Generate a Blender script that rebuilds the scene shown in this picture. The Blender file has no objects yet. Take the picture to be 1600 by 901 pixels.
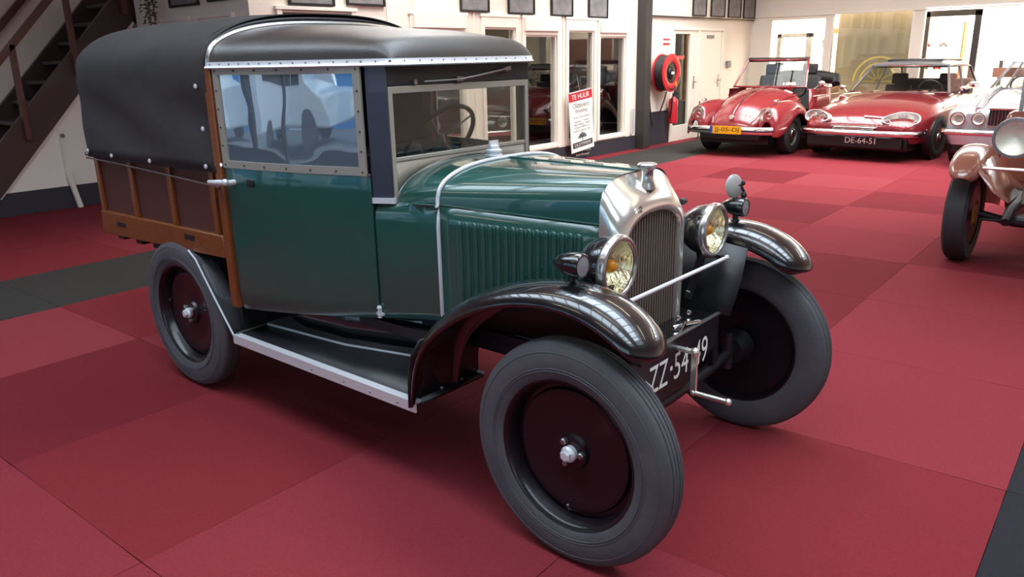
import bpy, math, random
from mathutils import Vector, Matrix
C = bpy.context.scene.collection
S = bpy.context.scene
PI = math.pi
random.seed(7)

# ------------------------------------------------------------ camera
def cam_axes(yaw, pitch, roll):
    f = Vector((math.cos(yaw)*math.cos(pitch), math.sin(yaw)*math.cos(pitch), -math.sin(pitch)))
    r = f.cross(Vector((0, 0, 1))).normalized(); u = r.cross(f)
    c, s = math.cos(roll), math.sin(roll)
    return f, c*r+s*u, -s*r+c*u
cd = bpy.data.cameras.new('camera'); cam = bpy.data.objects.new('camera', cd); C.objects.link(cam)
cd.sensor_width = 36; cd.lens = 1226.14/1600*36; cd.clip_end = 200; cd.clip_start = 0.05
f_, r_, u_ = cam_axes(2.27590, 0.28690, -0.02110)
cam.matrix_world = Matrix(((r_.x, u_.x, -f_.x, 2.3712), (r_.y, u_.y, -f_.y, -2.3242), (r_.z, u_.z, -f_.z, 1.4992), (0, 0, 0, 1)))
S.camera = cam

# ------------------------------------------------------------ world, light, exposure
W = bpy.data.worlds.new('world'); S.world = W; W.use_nodes = True
bg = W.node_tree.nodes['Background']; bg.inputs[0].default_value = (0.62, 0.80, 1.0, 1); bg.inputs[1].default_value = 2.2
S.view_settings.view_transform = 'Standard'; S.view_settings.look = 'None'
S.view_settings.gamma = 1; S.view_settings.exposure = 0.25
try: S.view_settings.use_curve_mapping = False
except Exception: pass
def area(name, loc, direction, sx, sy, power, col=(1, 1, 1)):
    l = bpy.data.lights.new(name, 'AREA'); l.shape = 'RECTANGLE'; l.size = sx; l.size_y = sy; l.energy = power; l.color = col
    o = bpy.data.objects.new(name, l); C.objects.link(o); o.location = loc
    o.rotation_euler = Vector(direction).to_track_quat('-Z', 'Y').to_euler(); return o
# daylight above the roof lights, then an added lamp inside the back room
area('skylight_daylight', (0.5, -1.55, 4.3), (0, 0, -1), 9.0, 1.4, 210, (.80, .90, 1))
area('skylight_daylight', (1.8, 1.0, 4.3), (0, 0, -1), 5.5, 1.5, 200, (.80, .90, 1))
area('skylight_daylight', (0.5, 8.6, 4.3), (0, 0, -1), 9.0, 3.4, 820, (1, .96, .90))
area('skylight_daylight', (-4.0, 3.9, 4.3), (0, 0, -1), 3.0, 2.6, 300, (1, .95, .88))
area('back_room_fill', (-1.5, 15.6, 3.3), (0, 0, -1), 8.0, 3.0, 1000, (1, .95, .86))  # unseen lamp added under the shop ceiling to brighten the room

# ------------------------------------------------------------ materials
def lin(c): return tuple((x/12.92 if x <= .04045 else ((x+.055)/1.055)**2.4) for x in c)
def rgb(h): return lin(tuple(int(h[i:i+2], 16)/255 for i in (0, 2, 4)))
def mat(name, col, rough=.5, metal=0, coat=0, bump=None, var=None, emit=0, spec=.5, coat_rough=.03):
    """bump=(scale,strength,stretch)  var=(colour2,scale,stretch,contrast)"""
    m = bpy.data.materials.new(name); m.use_nodes = True; n = m.node_tree; N = n.nodes; L = n.links
    b = N['Principled BSDF']; c = rgb(col) if isinstance(col, str) else col
    b.inputs['Base Color'].default_value = (*c, 1); b.inputs['Roughness'].default_value = rough
    b.inputs['Metallic'].default_value = metal; b.inputs['Coat Weight'].default_value = coat
    b.inputs['Coat Roughness'].default_value = coat_rough; b.inputs['Specular IOR Level'].default_value = spec
    tc = None
    def coords(st):
        nonlocal tc
        if tc is None: tc = N.new('ShaderNodeTexCoord')
        mp = N.new('ShaderNodeMapping'); mp.inputs['Scale'].default_value = st; L.new(tc.outputs['Object'], mp.inputs[0]); return mp
    if var:
        c2, sc, st, con = var
        nz = N.new('ShaderNodeTexNoise'); nz.inputs['Scale'].default_value = sc; nz.inputs['Detail'].default_value = 6
        L.new(coords(st).outputs[0], nz.inputs['Vector'])
        rp = N.new('ShaderNodeValToRGB'); rp.color_ramp.elements[0].position = .5-con; rp.color_ramp.elements[1].position = .5+con
        rp.color_ramp.elements[0].color = (*c, 1); rp.color_ramp.elements[1].color = (*rgb(c2), 1)
        L.new(nz.outputs['Fac'], rp.inputs[0]); L.new(rp.outputs[0], b.inputs['Base Color'])
    if bump:
        sc, stg, st = bump
        nz = N.new('ShaderNodeTexNoise'); nz.inputs['Scale'].default_value = sc; nz.inputs['Detail'].default_value = 4
        L.new(coords(st).outputs[0], nz.inputs['Vector'])
        bp = N.new('ShaderNodeBump'); bp.inputs['Strength'].default_value = stg; bp.inputs['Distance'].default_value = .01
        L.new(nz.outputs['Fac'], bp.inputs['Height']); L.new(bp.outputs[0], b.inputs['Normal'])
    if emit:
        b.inputs['Emission Color'].default_value = (*c, 1); b.inputs['Emission Strength'].default_value = emit
    return m
def glass(name, tint=(1, 1, 1), refl=.08, rough=0.0, wav=None, milk=None):
    m = bpy.data.materials.new(name); m.use_nodes = True; n = m.node_tree; N = n.nodes; L = n.links
    N.remove(N['Principled BSDF']); out = N['Material Output']
    t = N.new('ShaderNodeBsdfTransparent'); t.inputs[0].default_value = (*tint, 1)
    g = N.new('ShaderNodeBsdfGlossy'); g.inputs['Roughness'].default_value = rough
    mx = N.new('ShaderNodeMixShader'); L.new(t.outputs[0], mx.inputs[1]); L.new(g.outputs[0], mx.inputs[2]); L.new(mx.outputs[0], out.inputs[0])
    fr = N.new('ShaderNodeLayerWeight'); fr.inputs[0].default_value = .5
    pw = N.new('ShaderNodeMath'); pw.operation = 'POWER'; pw.inputs[1].default_value = 5
    ad = N.new('ShaderNodeMath'); ad.operation = 'ADD'; ad.use_clamp = True; ad.inputs[1].default_value = refl+.02
    L.new(fr.outputs['Facing'], pw.inputs[0]); L.new(pw.outputs[0], ad.inputs[0]); L.new(ad.outputs[0], mx.inputs[0])
    if milk:
        df = N.new('ShaderNodeBsdfDiffuse'); df.inputs[0].default_value = (*milk[0], 1); m2 = N.new('ShaderNodeMixShader'); m2.inputs[0].default_value = milk[1]
        L.new(t.outputs[0], m2.inputs[1]); L.new(df.outputs[0], m2.inputs[2]); L.new(m2.outputs[0], mx.inputs[1])
    if wav:
        tc = N.new('ShaderNodeTexCoord'); nz = N.new('ShaderNodeTexNoise'); nz.inputs['Scale'].default_value = wav[0]; nz.inputs['Detail'].default_value = 1.5
        L.new(tc.outputs['Object'], nz.inputs['Vector'])
        bp = N.new('ShaderNodeBump'); bp.inputs['Strength'].default_value = wav[1]; bp.inputs['Distance'].default_value = .05
        L.new(nz.outputs['Fac'], bp.inputs['Height']); L.new(bp.outputs[0], g.inputs['Normal'])
    return m
one = (1, 1, 1)
M = dict(
 green=mat('green_paint', '174a42', .30, coat=1, var=('15443d', 3, one, .3)),
 black=mat('black_gloss', '0e0c10', .25, coat=1),
 satin=mat('black_satin', '16151a', .45),
 bluesheen=mat('black_pillar_blue_sheen', '2c3040', .5, coat=.25),  # black pillar, its blue reflection put into the base colour
 rubber=mat('tyre_rubber', '434247', .72, var=('504e52', 9, one, .25), bump=(60, .15, one)),
 disc=mat('wheel_black', '150e14', .34, coat=.3, spec=.3),
 chrome=mat('chrome', 'e8e6e2', .10, 1),
 nickel=mat('nickel', 'f4efe4', .20, .82),
 rim=mat('satin_rim', 'c8c6c4', .24, .9),
 reflector=mat('reflector', 'f0e8c8', .20, .95, bump=(45, .55, (1, 3.5, .35))),
 mirrorback=mat('mirror_back', 'a6a09c', .4, .2),
 alu=mat('aluminium_trim', 'dcdee2', .38, .40),
 aluframe=mat('aluminium_frame', 'a39c90', .42, .35),
 steel=mat('dull_steel', '8b8784', .4, .9),
 leather=mat('black_leathercloth', '35312f', .36, var=('403a36', 14, one, .3), bump=(220, .25, one), coat=.2, coat_rough=.3),
 canvas=mat('black_canvas', '302d2d', .85, spec=.3, var=('3a3635', 5, one, .3), bump=(9, .35, one)),
 wood=mat('varnished_wood', '84471f', .38, coat=.4, coat_rough=.2, var=('62300f', 22, (1, 6, 6), .3), bump=(60, .08, (.3, 3, 3))),
 panelbrown=mat('brown_fibre_panel', '47231d', .5, var=('552a22', 60, one, .25), bump=(160, .3, one)),
 grill=mat('radiator_core', '6e5e55', .6),
 header=mat('black_header', '1d1c20', .5),
 beige=mat('grey_beige_panel', '8d8577', .45, coat=.3),
 white=mat('white_paint', 'f2e9dc', .6),
 whitepanel=mat('white_letter_paint', 'ecebe6', .6),
 amber=mat('amber_bulb', 'e09010', .3),
 lensgrey=mat('side_lamp_lens', '8a888a', .35, .1, bump=(120, .2, one)),
 seat=mat('dark_seat', '1e1b1b', .6),
 glass=glass('window_glass', (.93, .95, .93), .03),
 lampglass=glass('lamp_glass', (1, 1, .96), .03, 0, (30, .10)),
 plastic=glass('celluloid_pane', (.30, .34, .38), .50, .015, (2.4, .15), (rgb('9fb4c8'), .45)),
 clearpane=glass('clear_side_pane', (.85, .86, .84), .02),
 wallw=mat('wall_white', 'f1e6d8', .7, bump=(30, .05, one)),
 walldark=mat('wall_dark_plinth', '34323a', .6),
 framew=mat('frame_white', 'f4ecdf', .45),
 column=mat('column_dark', '3a3634', .5),
 ceil=mat('ceiling', 'c9c2b6', .8),
 floorbase=mat('floor_base', '4a1016', .9),
 stairbrown=mat('stair_brown', '43302d', .45, coat=.2),
 stairrail=mat('stair_rail_brown', '5a332c', .4, coat=.3),
 tread=mat('stair_tread', '55504e', .5),
 redpaint=mat('car_red', '86252b', .22, coat=1),
 dsred=mat('car_dark_red', '7a1d24', .22, coat=1),
 silver=mat('car_silver', 'b9bbc2', .3, .5, coat=1),
 brown=mat('car_brown', '9a6352', .25, coat=1),
 greyroof=mat('grey_roof', '6d6f73', .35, .3, coat=.5),
 blacktrim=mat('black_trim', '121114', .4),
 plateyellow=mat('plate_yellow', 'f0b019', .5),
 plateblue=mat('plate_blue', '2846a8', .5),
 red=mat('signal_red', 'c3202c', .4, coat=.3),
 hose=mat('hose_black', '2a2426', .6),
 yellow=mat('yellow', 'd8a022', .5),
 paper=mat('paper', 'f3f1ec', .7),
 grey=mat('photo_grey', '6b6867', .5, var=('8d8b8b', 7, one, .2)),
 leaf=mat('leaf', '4d4a26', .6, var=('6a5a2c', 20, one, .3)),
 orange=mat('orange_wood', 'c4703a', .5),
 tan=mat('banner_tan', 'a2957c', .7, var=('8c8068', 2.5, (1, 1, .4), .3)),
 gold=mat('banner_gold', 'd8c070', .7),
 carreflector=mat('car_lamp_reflector', 'ece8dc', .4, .45),
 tyreold=mat('old_tyre', '2b292c', .7),
 asphalt=mat('asphalt', '77787c', .8),
 van=mat('van_white', 'd8dde4', .3, coat=.5),
 blue=mat('blue_hoarding', '3a8fd0', .5),
 yellowhub=mat('yellow_hub', 'c9a838', .5),
 tube=mat('lamp_tube', 'fff6e0', .5, emit=14),
)
reds = ['882d36', '832930', '8d313a', '78232c', '933840']
for i, r in enumerate(reds):
    M['carpet%d' % i] = mat('red_carpet', r, .95, spec=.15, var=('%02x%02x%02x' % tuple(int(int(r[k:k+2], 16)*.84) for k in (0, 2, 4)), 90, one, .35), bump=(350, .5, one))
M['carpetdark'] = mat('dark_carpet', '403d3a', .95, spec=.15, var=('35322f', 80, one, .35), bump=(350, .5, one))
M['carpetblack'] = mat('black_carpet', '2c2a2e', .95, spec=.15, var=('242226', 80, one, .35), bump=(350, .5, one))

# ------------------------------------------------------------ mesh helpers
class MB:
    def __init__(s): s.v = []; s.f = []
    def add(s, vs, fs):
        b = len(s.v); s.v += [tuple(v) for v in vs]; s.f += [tuple(i+b for i in f) for f in fs]; return s
    def box(s, x0, x1, y0, y1, z0, z1, M4=None):
        vs = [Vector((x, y, z)) for x in (x0, x1) for y in (y0, y1) for z in (z0, z1)]
        if M4: vs = [M4 @ v for v in vs]
        return s.add(vs, [(0, 1, 3, 2), (4, 6, 7, 5), (0, 4, 5, 1), (2, 3, 7, 6), (0, 2, 6, 4), (1, 5, 7, 3)])
    def bar(s, a, b, w, h=None, up=(0, 0, 1)):
        a = Vector(a); b = Vector(b); h = h or w; d = (b-a).normalized(); u = Vector(up)
        if abs(d.dot(u)) > .98: u = Vector((1, 0, 0))
        r = d.cross(u).normalized(); u = r.cross(d)
        vs = [p+r*(i*w/2)+u*(j*h/2) for p in (a, b) for i in (-1, 1) for j in (-1, 1)]
        return s.add(vs, [(0, 1, 3, 2), (4, 6, 7, 5), (0, 4, 5, 1), (2, 3, 7, 6), (0, 2, 6, 4), (1, 5, 7, 3)])
    def grid(s, rows, closed=False, caps=False, flip=False):
        n = len(rows[0]); vs = [p for r in rows for p in r]; fs = []
        for i in range(len(rows)-1):
            for j in range(n if closed else n-1):
                a, b = i*n+j, i*n+(j+1) % n; q = (a, b, b+n, a+n); fs.append(q[::-1] if flip else q)
        if caps:
            a = tuple(range(n)); b = tuple(range((len(rows)-1)*n, len(rows)*n)); fs.append(a[::-1] if not flip else a); fs.append(b if not flip else b[::-1])
        return s.add(vs, fs)
    def tube(s, pts, r, seg=10, closed=False, caps=True):
        P = [Vector(p) for p in pts]; R = r if isinstance(r, (list, tuple)) else [r]*len(P); rows = []; pu = None
        for i, p in enumerate(P):
            if closed: d = P[(i+1) % len(P)]-P[i-1]
            else: d = P[min(i+1, len(P)-1)]-P[max(i-1, 0)]
            d.normalize()
            if pu is None: pu = Vector((0, 0, 1)) if abs(d.z) < .9 else Vector((1, 0, 0))
            x = d.cross(pu).normalized(); pu = x.cross(d).normalized()
            rows.append([p+R[i]*(x*math.cos(2*PI*k/seg)+pu*math.sin(2*PI*k/seg)) for k in range(seg)])
        if closed: rows.append(rows[0])
        return s.grid(rows, closed=True, caps=caps and not closed)
    def lathe(s, prof, o=(0, 0, 0), ax=(0, 0, 1), seg=32, sx=1, a0=0, a1=2*PI):
        o = Vector(o); a = Vector(ax).normalized(); t = Vector((0, 0, 1)) if abs(a.z) < .9 else Vector((1, 0, 0))
        x = a.cross(t).normalized(); y = a.cross(x).normalized(); full = abs(a1-a0-2*PI) < 1e-6; n = seg if full else seg+1
        rows = [[o+a*h+r*(x*math.cos(a0+(a1-a0)*k/seg)*sx+y*math.sin(a0+(a1-a0)*k/seg)) for k in range(n)] for r, h in prof]
        return s.grid(rows, closed=full)
    def cyl(s, a, b, r, r2=None, seg=16):
        a = Vector(a); b = Vector(b); r2 = r if r2 is None else r2; h = (b-a).length
        return s.lathe([(0.0001, 0), (r, 0), (r2, h), (0.0001, h)], a, b-a, seg)
    def ball(s, c, r, sx=1, sy=1, sz=1, seg=16):
        rows = []
        for i in range(seg//2+1):
            t = PI*i/(seg//2); rows.append([(c[0]+r*sx*math.sin(t)*math.cos(2*PI*k/seg), c[1]+r*sy*math.sin(t)*math.sin(2*PI*k/seg), c[2]+r*sz*math.cos(t)) for k in range(seg)])
        return s.grid(rows, closed=True)
    def build(s, name, m, parent=None, smooth=40, bevel=0, sub=0, solid=0, loc=None, rot=None, offset=0, merge=True):
        me = bpy.data.meshes.new(name); me.from_pydata(s.v, [], s.f)
        if merge:
            import bmesh
            bm = bmesh.new(); bm.from_mesh(me); bmesh.ops.remove_doubles(bm, verts=bm.verts, dist=1e-5)
            bmesh.ops.recalc_face_normals(bm, faces=bm.faces); bm.to_mesh(me); bm.free()
        mm = M[m] if isinstance(m, str) else m
        me.materials.append(mm); me.shade_smooth()
        if smooth < 180: me.set_sharp_from_angle(angle=math.radians(smooth))
        o = bpy.data.objects.new(name, me); C.objects.link(o)
        if parent is not None: o.parent = parent
        if loc is not None: o.location = loc
        if rot is not None: o.rotation_euler = rot
        if solid:
            q = o.modifiers.new('solid', 'SOLIDIFY'); q.thickness = solid; q.offset = offset
        if bevel:
            q = o.modifiers.new('bevel', 'BEVEL'); q.width = bevel; q.segments = 2; q.limit_method = 'ANGLE'
        if sub:
            q = o.modifiers.new('sub', 'SUBSURF'); q.levels = sub; q.render_levels = sub
        return o
def thing(name, label, cat, loc=(0, 0, 0), rotz=0, group=None, scale=1):
    o = bpy.data.objects.new(name, None); C.objects.link(o); o.location = loc; o.rotation_euler = (0, 0, rotz); o.scale = (scale,)*3
    o.empty_display_size = .1; o['label'] = label; o['category'] = cat
    if group: o['group'] = group
    return o
def tag(o, label, cat, group=None, kind=None):
    if label: o['label'] = label
    if cat: o['category'] = cat
    if group: o['group'] = group
    if kind: o['kind'] = kind
    return o
def struct(o): o['kind'] = 'structure'; return o
def copy_tree(o, parent=None):
    c = o.copy(); C.objects.link(c); c.parent = parent
    for ch in list(o.children): copy_tree(ch, c)
    return c
def text(name, s, o, right, up, h, m, parent=None, width=None, ext=.0006, align='CENTER'):
    cu = bpy.data.curves.new(name, 'FONT'); cu.body = s; cu.align_x = align; cu.align_y = 'CENTER'; cu.extrude = 0
    t = bpy.data.objects.new(name, cu); C.objects.link(t); bpy.context.view_layer.update()
    me = bpy.data.meshes.new_from_object(t.evaluated_get(bpy.context.evaluated_depsgraph_get())); bpy.data.objects.remove(t)
    r = Vector(right).normalized(); u = Vector(up).normalized(); n = r.cross(u); o = Vector(o)
    xs = [v.co.x for v in me.vertices]; ys = [v.co.y for v in me.vertices]
    sy = h/(max(ys)-min(ys)); sx = sy if width is None else width/(max(xs)-min(xs)); cy = (max(ys)+min(ys))/2; cx = (max(xs)+min(xs))/2
    if align == 'LEFT': cx = min(xs)
    for v in me.vertices: v.co = o+r*((v.co.x-cx)*sx)+u*((v.co.y-cy)*sy)+n*ext
    me.materials.clear(); me.materials.append(M[m]); ob = bpy.data.objects.new(name, me); C.objects.link(ob)
    if parent is not None: ob.parent = parent
    return ob
def interp(pts, x):
    if x <= pts[0][0]: return pts[0][1]
    for (a, b), (c, d) in zip(pts, pts[1:]):
        if x <= c: return b+(d-b)*(x-a)/(c-a)
    return pts[-1][1]
def smoothp(pts, x):
    """Catmull-Rom through (x,value) pairs"""
    n = len(pts)
    if x <= pts[0][0]: return pts[0][1]
    if x >= pts[-1][0]: return pts[-1][1]
    for i in range(n-1):
        if x <= pts[i+1][0]:
            p1, p2 = pts[i], pts[i+1]; p0 = pts[i-1] if i else (2*p1[0]-p2[0], 2*p1[1]-p2[1]); p3 = pts[i+2] if i+2 < n else (2*p2[0]-p1[0], 2*p2[1]-p1[1])
            h = p2[0]-p1[0]; t = (x-p1[0])/h; m1 = (p2[1]-p0[1])/(p2[0]-p0[0])*h; m2 = (p3[1]-p1[1])/(p3[0]-p1[0])*h
            return (2*t**3-3*t**2+1)*p1[1]+(t**3-2*t*t+t)*m1+(3*t*t-2*t**3)*p2[1]+(t**3-t*t)*m2
def frange(a, b, n): return [a+(b-a)*i/(n-1) for i in range(n)]
# ------------------------------------------------------------ SETTING
XW, YB, CZ = -4.54, 13.3, 3.5
fl = struct(MB().box(-8.2, 7.4, -7.2, 19, -.12, -.012).build('floor', 'floorbase'))
# carpet squares, each its own piece
ph = .0251; ca, sa = math.cos(ph), math.sin(ph); SP = 1.0337; X0 = .0532; Y0 = -1.47
def gen_tile():
    m = MB(); n = 6; h = SP/2-.0012; rnd = random.Random(3); e = []
    for (ax, ay, bx, by) in ((-h, -h, h, -h), (h, -h, h, h), (h, h, -h, h), (-h, h, -h, -h)):
        for k in range(n):
            t = k/n; e.append((ax+(bx-ax)*t+rnd.uniform(-.0012, .0012), ay+(by-ay)*t+rnd.uniform(-.0012, .0012)))
    N = len(e); top = [(x, y, 0) for x, y in e]; bot = [(x, y, -.011) for x, y in e]
    m.add(top+bot, [tuple(range(N))]+[(i, (i+1) % N+0, (i+1) % N+N, i+N) for i in range(N)])
    return m
special = {(-2, 0): 3, (-3, 0): 4, (-3, 1): 1, (-1, 0): 1, (-1, -1): 2, (-2, -1): 2, (0, 3): 3, (0, 4): 3, (1, 3): 2, (1, 4): 2, (1, 5): 3, (0, 5): 0, (-2, 8): 3, (-1, 6): 3, (0, 7): 3, (-1, 7): 2, (0, 6): 2, (1, 2): 2, (0, 2): 2, (-3, 8): 2, (-2, 7): 4, (-1, 8): 4, (-3, 9): 4, (-2, 9): 2}
tile_me = {}
rnd = random.Random(11)
for i in range(-8, 5):
    for j in range(-3, 15):
        u = X0+(i+.5)*SP; v = Y0+(j+.5)*SP
        x, y = u*ca-v*sa, u*sa+v*ca
        if x < -7.6 or (x < XW-.6 and y > 2.4) or y > YB-.3: continue
        key = 'carpetdark' if i == -4 else 'carpetblack' if i >= 2 and j < 3 else 'carpet%d' % special.get((i, j), rnd.choice((0, 0, 1, 2)))
        if key not in tile_me:
            o = gen_tile().build('carpet_tile', key, fl, merge=False); tile_me[key] = o.data
        else:
            o = bpy.data.objects.new('carpet_tile', tile_me[key]); C.objects.link(o); o.parent = fl
        o.location = (x, y, rnd.uniform(-.0012, 0)); o.rotation_euler = (0, 0, ph)
# ceiling with roof lights (openings) and glazing bars
sky = [(-4.2, 4.8, -2.3, -.9), (-.9, 4.6, .2, 1.8), (-4.2, 4.8, 6.8, 10.4), (-5.4, -2.6, 2.7, 5.1)]
xs = sorted({-8.2, 7.4}|{a for s in sky for a in s[:2]}); ys = sorted({-7.2, YB+.1}|{a for s in sky for a in s[2:]})
m = MB()
for a, b in zip(xs, xs[1:]):
    for c, d in zip(ys, ys[1:]):
        if not any(s[0] <= (a+b)/2 <= s[1] and s[2] <= (c+d)/2 <= s[3] for s in sky): m.box(a, b, c, d, CZ, CZ+.12)
ce = struct(m.build('ceiling', 'ceil', smooth=20, merge=False))
for s in sky:
    m = MB(); n = int((s[1]-s[0])/.55)
    for k in range(1, n): x = s[0]+(s[1]-s[0])*k/n; m.box(x-.02, x+.02, s[2], s[3], CZ+.02, CZ+.1)
    if s[3]-s[2] > 2: y = (s[2]+s[3])/2; m.box(s[0], s[1], y-.03, y+.03, CZ+.02, CZ+.1)
    m.build('glazing_bars', 'column', ce, merge=False)
# fluorescent battens
for k, (x, y) in enumerate([(-.6, -3.2), (1.6, -3.2), (-.6, -.4), (1.6, -.4), (3.2, 2.6), (1.0, 2.6), (-1.2, 2.6), (1.0, 5.6), (3.4, 5.6), (-1.6, 5.6)]):
    t = thing('ceiling_light', 'white ceiling batten with one bright fluorescent tube', 'lamp', (x, y, CZ), 0, 'fluorescent battens on the ceiling')
    MB().box(-.75, .75, -.05, .05, -.05, 0).build('batten', 'framew', t); MB().cyl((-.72, 0, -.075), (.72, 0, -.075), .016, seg=10).build('tube', 'tube', t)

# --- wall with the white window frames, x = XW
doorY = [(10.15, 11.08), (11.14, 12.05)]
panes = [(2.42, 3.27, .3, 1.985), (4.16, 4.98, .28, 1.79), (5.36, 5.97, .3, 1.86), (6.17, 6.87, .28, 1.775), (7.14, 7.78, .3, 1.84), (7.94, 8.65, .28, 1.765)]
m = MB(); T = XW-.16
y = 2.07
for (a, b, z0, z1) in panes:
    m.box(T, XW, y, a-.06, .24, CZ); m.box(T, XW, a-.06, b+.06, 2.0, CZ); y = b+.06
m.box(T, XW, y, 9.0, .24, CZ); m.box(T, XW, 2.07, 9.0, .22, .241)
m.box(T, XW, 9.0, 10.12, .56, CZ); m.box(T, XW, 10.12, 12.08, 1.9, CZ); m.box(T, XW, 12.08, YB, 0, CZ)
m.box(XW, XW+.05, 9.2, YB, 2.1, CZ)
struct(m.build('wall_left', 'wallw', smooth=20, merge=False))
m = MB(); m.box(T, XW+.005, 2.07, 9.0, 0, .22); m.box(T, XW+.004, 9.0, 10.12, 0, .56)
struct(m.build('baseboard_left', 'walldark', smooth=20, merge=False))
for n, (a, b, z0, z1) in enumerate(panes):
    m = MB(); hdr = z1 < 1.8
    m.box(XW-.10, XW+.02, a-.058, a, .235, 2.0); m.box(XW-.10, XW+.02, b, b+.058, .235, 2.0)
    m.box(XW-.10, XW+.02, a, b, .235, z0); m.box(XW-.10, XW+.02, a, b, z1, 2.0)
    if hdr: m.box(XW-.02, XW+.055, a-.02, b+.02, z1+.05, z1+.20)
    m.box(XW-.02, XW+.028, a-.075, b+.075, 1.985, 2.02)
    # inner sash
    s = .022
    for q in ((a, a+s, z0, z1), (b-s, b, z0, z1), (a+s, b-s, z0, z0+s), (a+s, b-s, z1-s, z1)): m.box(XW-.06, XW-.005, *q)
    w = struct(m.build('window_%d' % (n+1), 'framew', smooth=20, bevel=.003, merge=False))
    MB().box(XW-.045, XW-.037, a+s, b-s, z0+s, z1-s).build('window_pane', 'glass', w)
# joints in the cladding
m = MB()
for yy in (3.78, 5.17, 7.02, 8.86): m.box(XW, XW+.012, yy-.012, yy+.012, .24, 2.2)
struct(m.build('trim_1', 'framew', smooth=20, merge=False))
m = MB().box(XW-.1, XW+.16, 9.0, 9.19, 0, CZ)
struct(m.build('trim_2', 'column', smooth=20, bevel=.006))
struct(MB().box(XW, XW+.05, 9.19, YB, 2.085, 2.1).build('trim_3', 'column', smooth=20))
# doors
for n, (a, b) in enumerate(doorY):
    m = MB()
    if n == 0:
        m.box(XW-.06, XW-.01, a, a+.12, 0, 1.88); m.box(XW-.06, XW-.01, b-.27, b, 0, 1.88); m.box(XW-.06, XW-.01, a+.12, b-.27, 0, .27); m.box(XW-.06, XW-.01, a+.12, b-.27, 1.82, 1.88)
    else: m.box(XW-.06, XW-.01, a, b, 0, 1.88)
    m.box(XW-.06, XW+.012, a-.035, a, 0, 1.92); m.box(XW-.06, XW+.012, b, b+.028, 0, 1.92); m.box(XW-.06, XW+.012, a, b, 1.88, 1.92)
    d = struct(m.build('door_%d' % (n+1), 'framew', smooth=20, bevel=.003, merge=False))
    if n == 0: MB().box(XW-.04, XW-.032, a+.12, b-.27, .27, 1.82).build('door_pane', 'glass', d)
    hy = b-.10
    h = MB(); h.box(XW-.012, XW-.004, hy-.02, hy+.02, .88, 1.10); h.tube([(XW-.01, hy, 1.0), (XW+.05, hy, 1.0), (XW+.055, hy-.02, 1.0), (XW+.055, hy-.13, 1.0)], .011, 8)
    h.build('door_handle', 'steel', d)
# room behind the windows (dark), outer left walls, stairs corner
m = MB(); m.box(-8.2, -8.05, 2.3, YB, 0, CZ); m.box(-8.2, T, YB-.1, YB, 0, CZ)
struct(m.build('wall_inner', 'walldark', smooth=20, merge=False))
m = MB(); m.box(-6.80, T, 2.07, 2.2, .24, CZ)
struct(m.build('wall_return', 'wallw', smooth=20, merge=False))
struct(MB().box(-6.80, T, 2.066, 2.2, 0, .24).build('baseboard_return', 'walldark', smooth=20))
# framed white panels on the return wall
for n, (a, b) in enumerate(((-6.16, -5.66), (-5.44, -4.84))):
    m = MB()
    m.box(a-.05, b+.05, 2.03, 2.07, 1.93, 1.965); m.box(a-.05, a, 2.035, 2.07, .4, 1.93); m.box(b, b+.05, 2.035, 2.07, .4, 1.93); m.box(a, b, 2.05, 2.07, .4, 1.93)
    struct(m.build('trim_%d' % (4+n), 'framew', smooth=20, bevel=.003, merge=False))
m = MB(); m.box(-8.2, -7.7, -7.2, 2.3, 0, CZ); m.box(-7.7, -6.8, 5.2, 5.3, 0, CZ)
struct(m.build('wall_stair', 'wallw', smooth=20, merge=False))
# right wall, front wall with the shop windows
struct(MB().box(7.2, 7.4, -7.2, 19, 0, CZ).build('wall_right', 'wallw', smooth=20))
m = MB(); m.box(-8.2, 7.4, -7.2, -7.0, 0, .35); m.box(-8.2, 7.4, -7.2, -7.0, 3.0, CZ)
for x in frange(-7.7, 7.3, 9): m.box(x-.06, x+.06, -7.2, -7.0, .35, 3.0)
struct(m.build('wall_front', 'column', smooth=20, merge=False))
w = struct(MB().box(-7.7, 7.3, -7.12, -7.05, 2.2, 2.26).build('window_front', 'column'))
for x0, x1 in zip(frange(-7.7, 7.3, 9), frange(-7.7, 7.3, 9)[1:]): MB().box(x0+.06, x1-.06, -7.1, -7.09, .35, 3.0).build('window_pane', 'glass', w)
# back wall with the bright glazed openings
ops = [(-4.15, -3.06, .5, 2.10), (-2.98, -1.56, .5, 2.16), (-1.42, .55, .1, 2.20), (.72, 3.2, .5, 2.2), (3.4, 5.8, .5, 2.2)]
m = MB(); x = XW
for (a, b, z0, z1) in ops:
    m.box(x, a, YB, YB+.12, 0, CZ); m.box(a, b, YB, YB+.12, 0, z0); m.box(a, b, YB, YB+.12, z1, CZ); x = b
m.box(x, 7.2, YB, YB+.12, 0, CZ)
m.box(-4.54, 5.9, YB-.03, YB, 2.13, 2.15)
struct(m.build('wall_back', 'wallw', smooth=20, merge=False))
for n, (a, b, z0, z1) in enumerate(ops):
    m = MB(); s = .03
    for q in ((a, a+s, z0, z1), (b-s, b, z0, z1)): m.box(q[0], q[1], YB-.01, YB+.08, q[2], q[3])
    m.box(a+s, b-s, YB-.01, YB+.08, z0, z0+s); m.box(a+s, b-s, YB-.01, YB+.08, z1-s, z1)
    w = struct(m.build('window_%d' % (7+n), 'framew', smooth=20, merge=False))
    if n != 2: MB().box(a+s, b-s, YB+.03, YB+.036, z0+s, z1-s).build('window_pane', 'glass', w)
m = MB(); m.box(-6.5, 7.4, 17.2, 17.3, 0, CZ); m.box(-6.6, -6.5, YB+.12, 17.3, 0, CZ)
struct(m.build('wall_shop', 'framew', smooth=20, merge=False))
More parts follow.
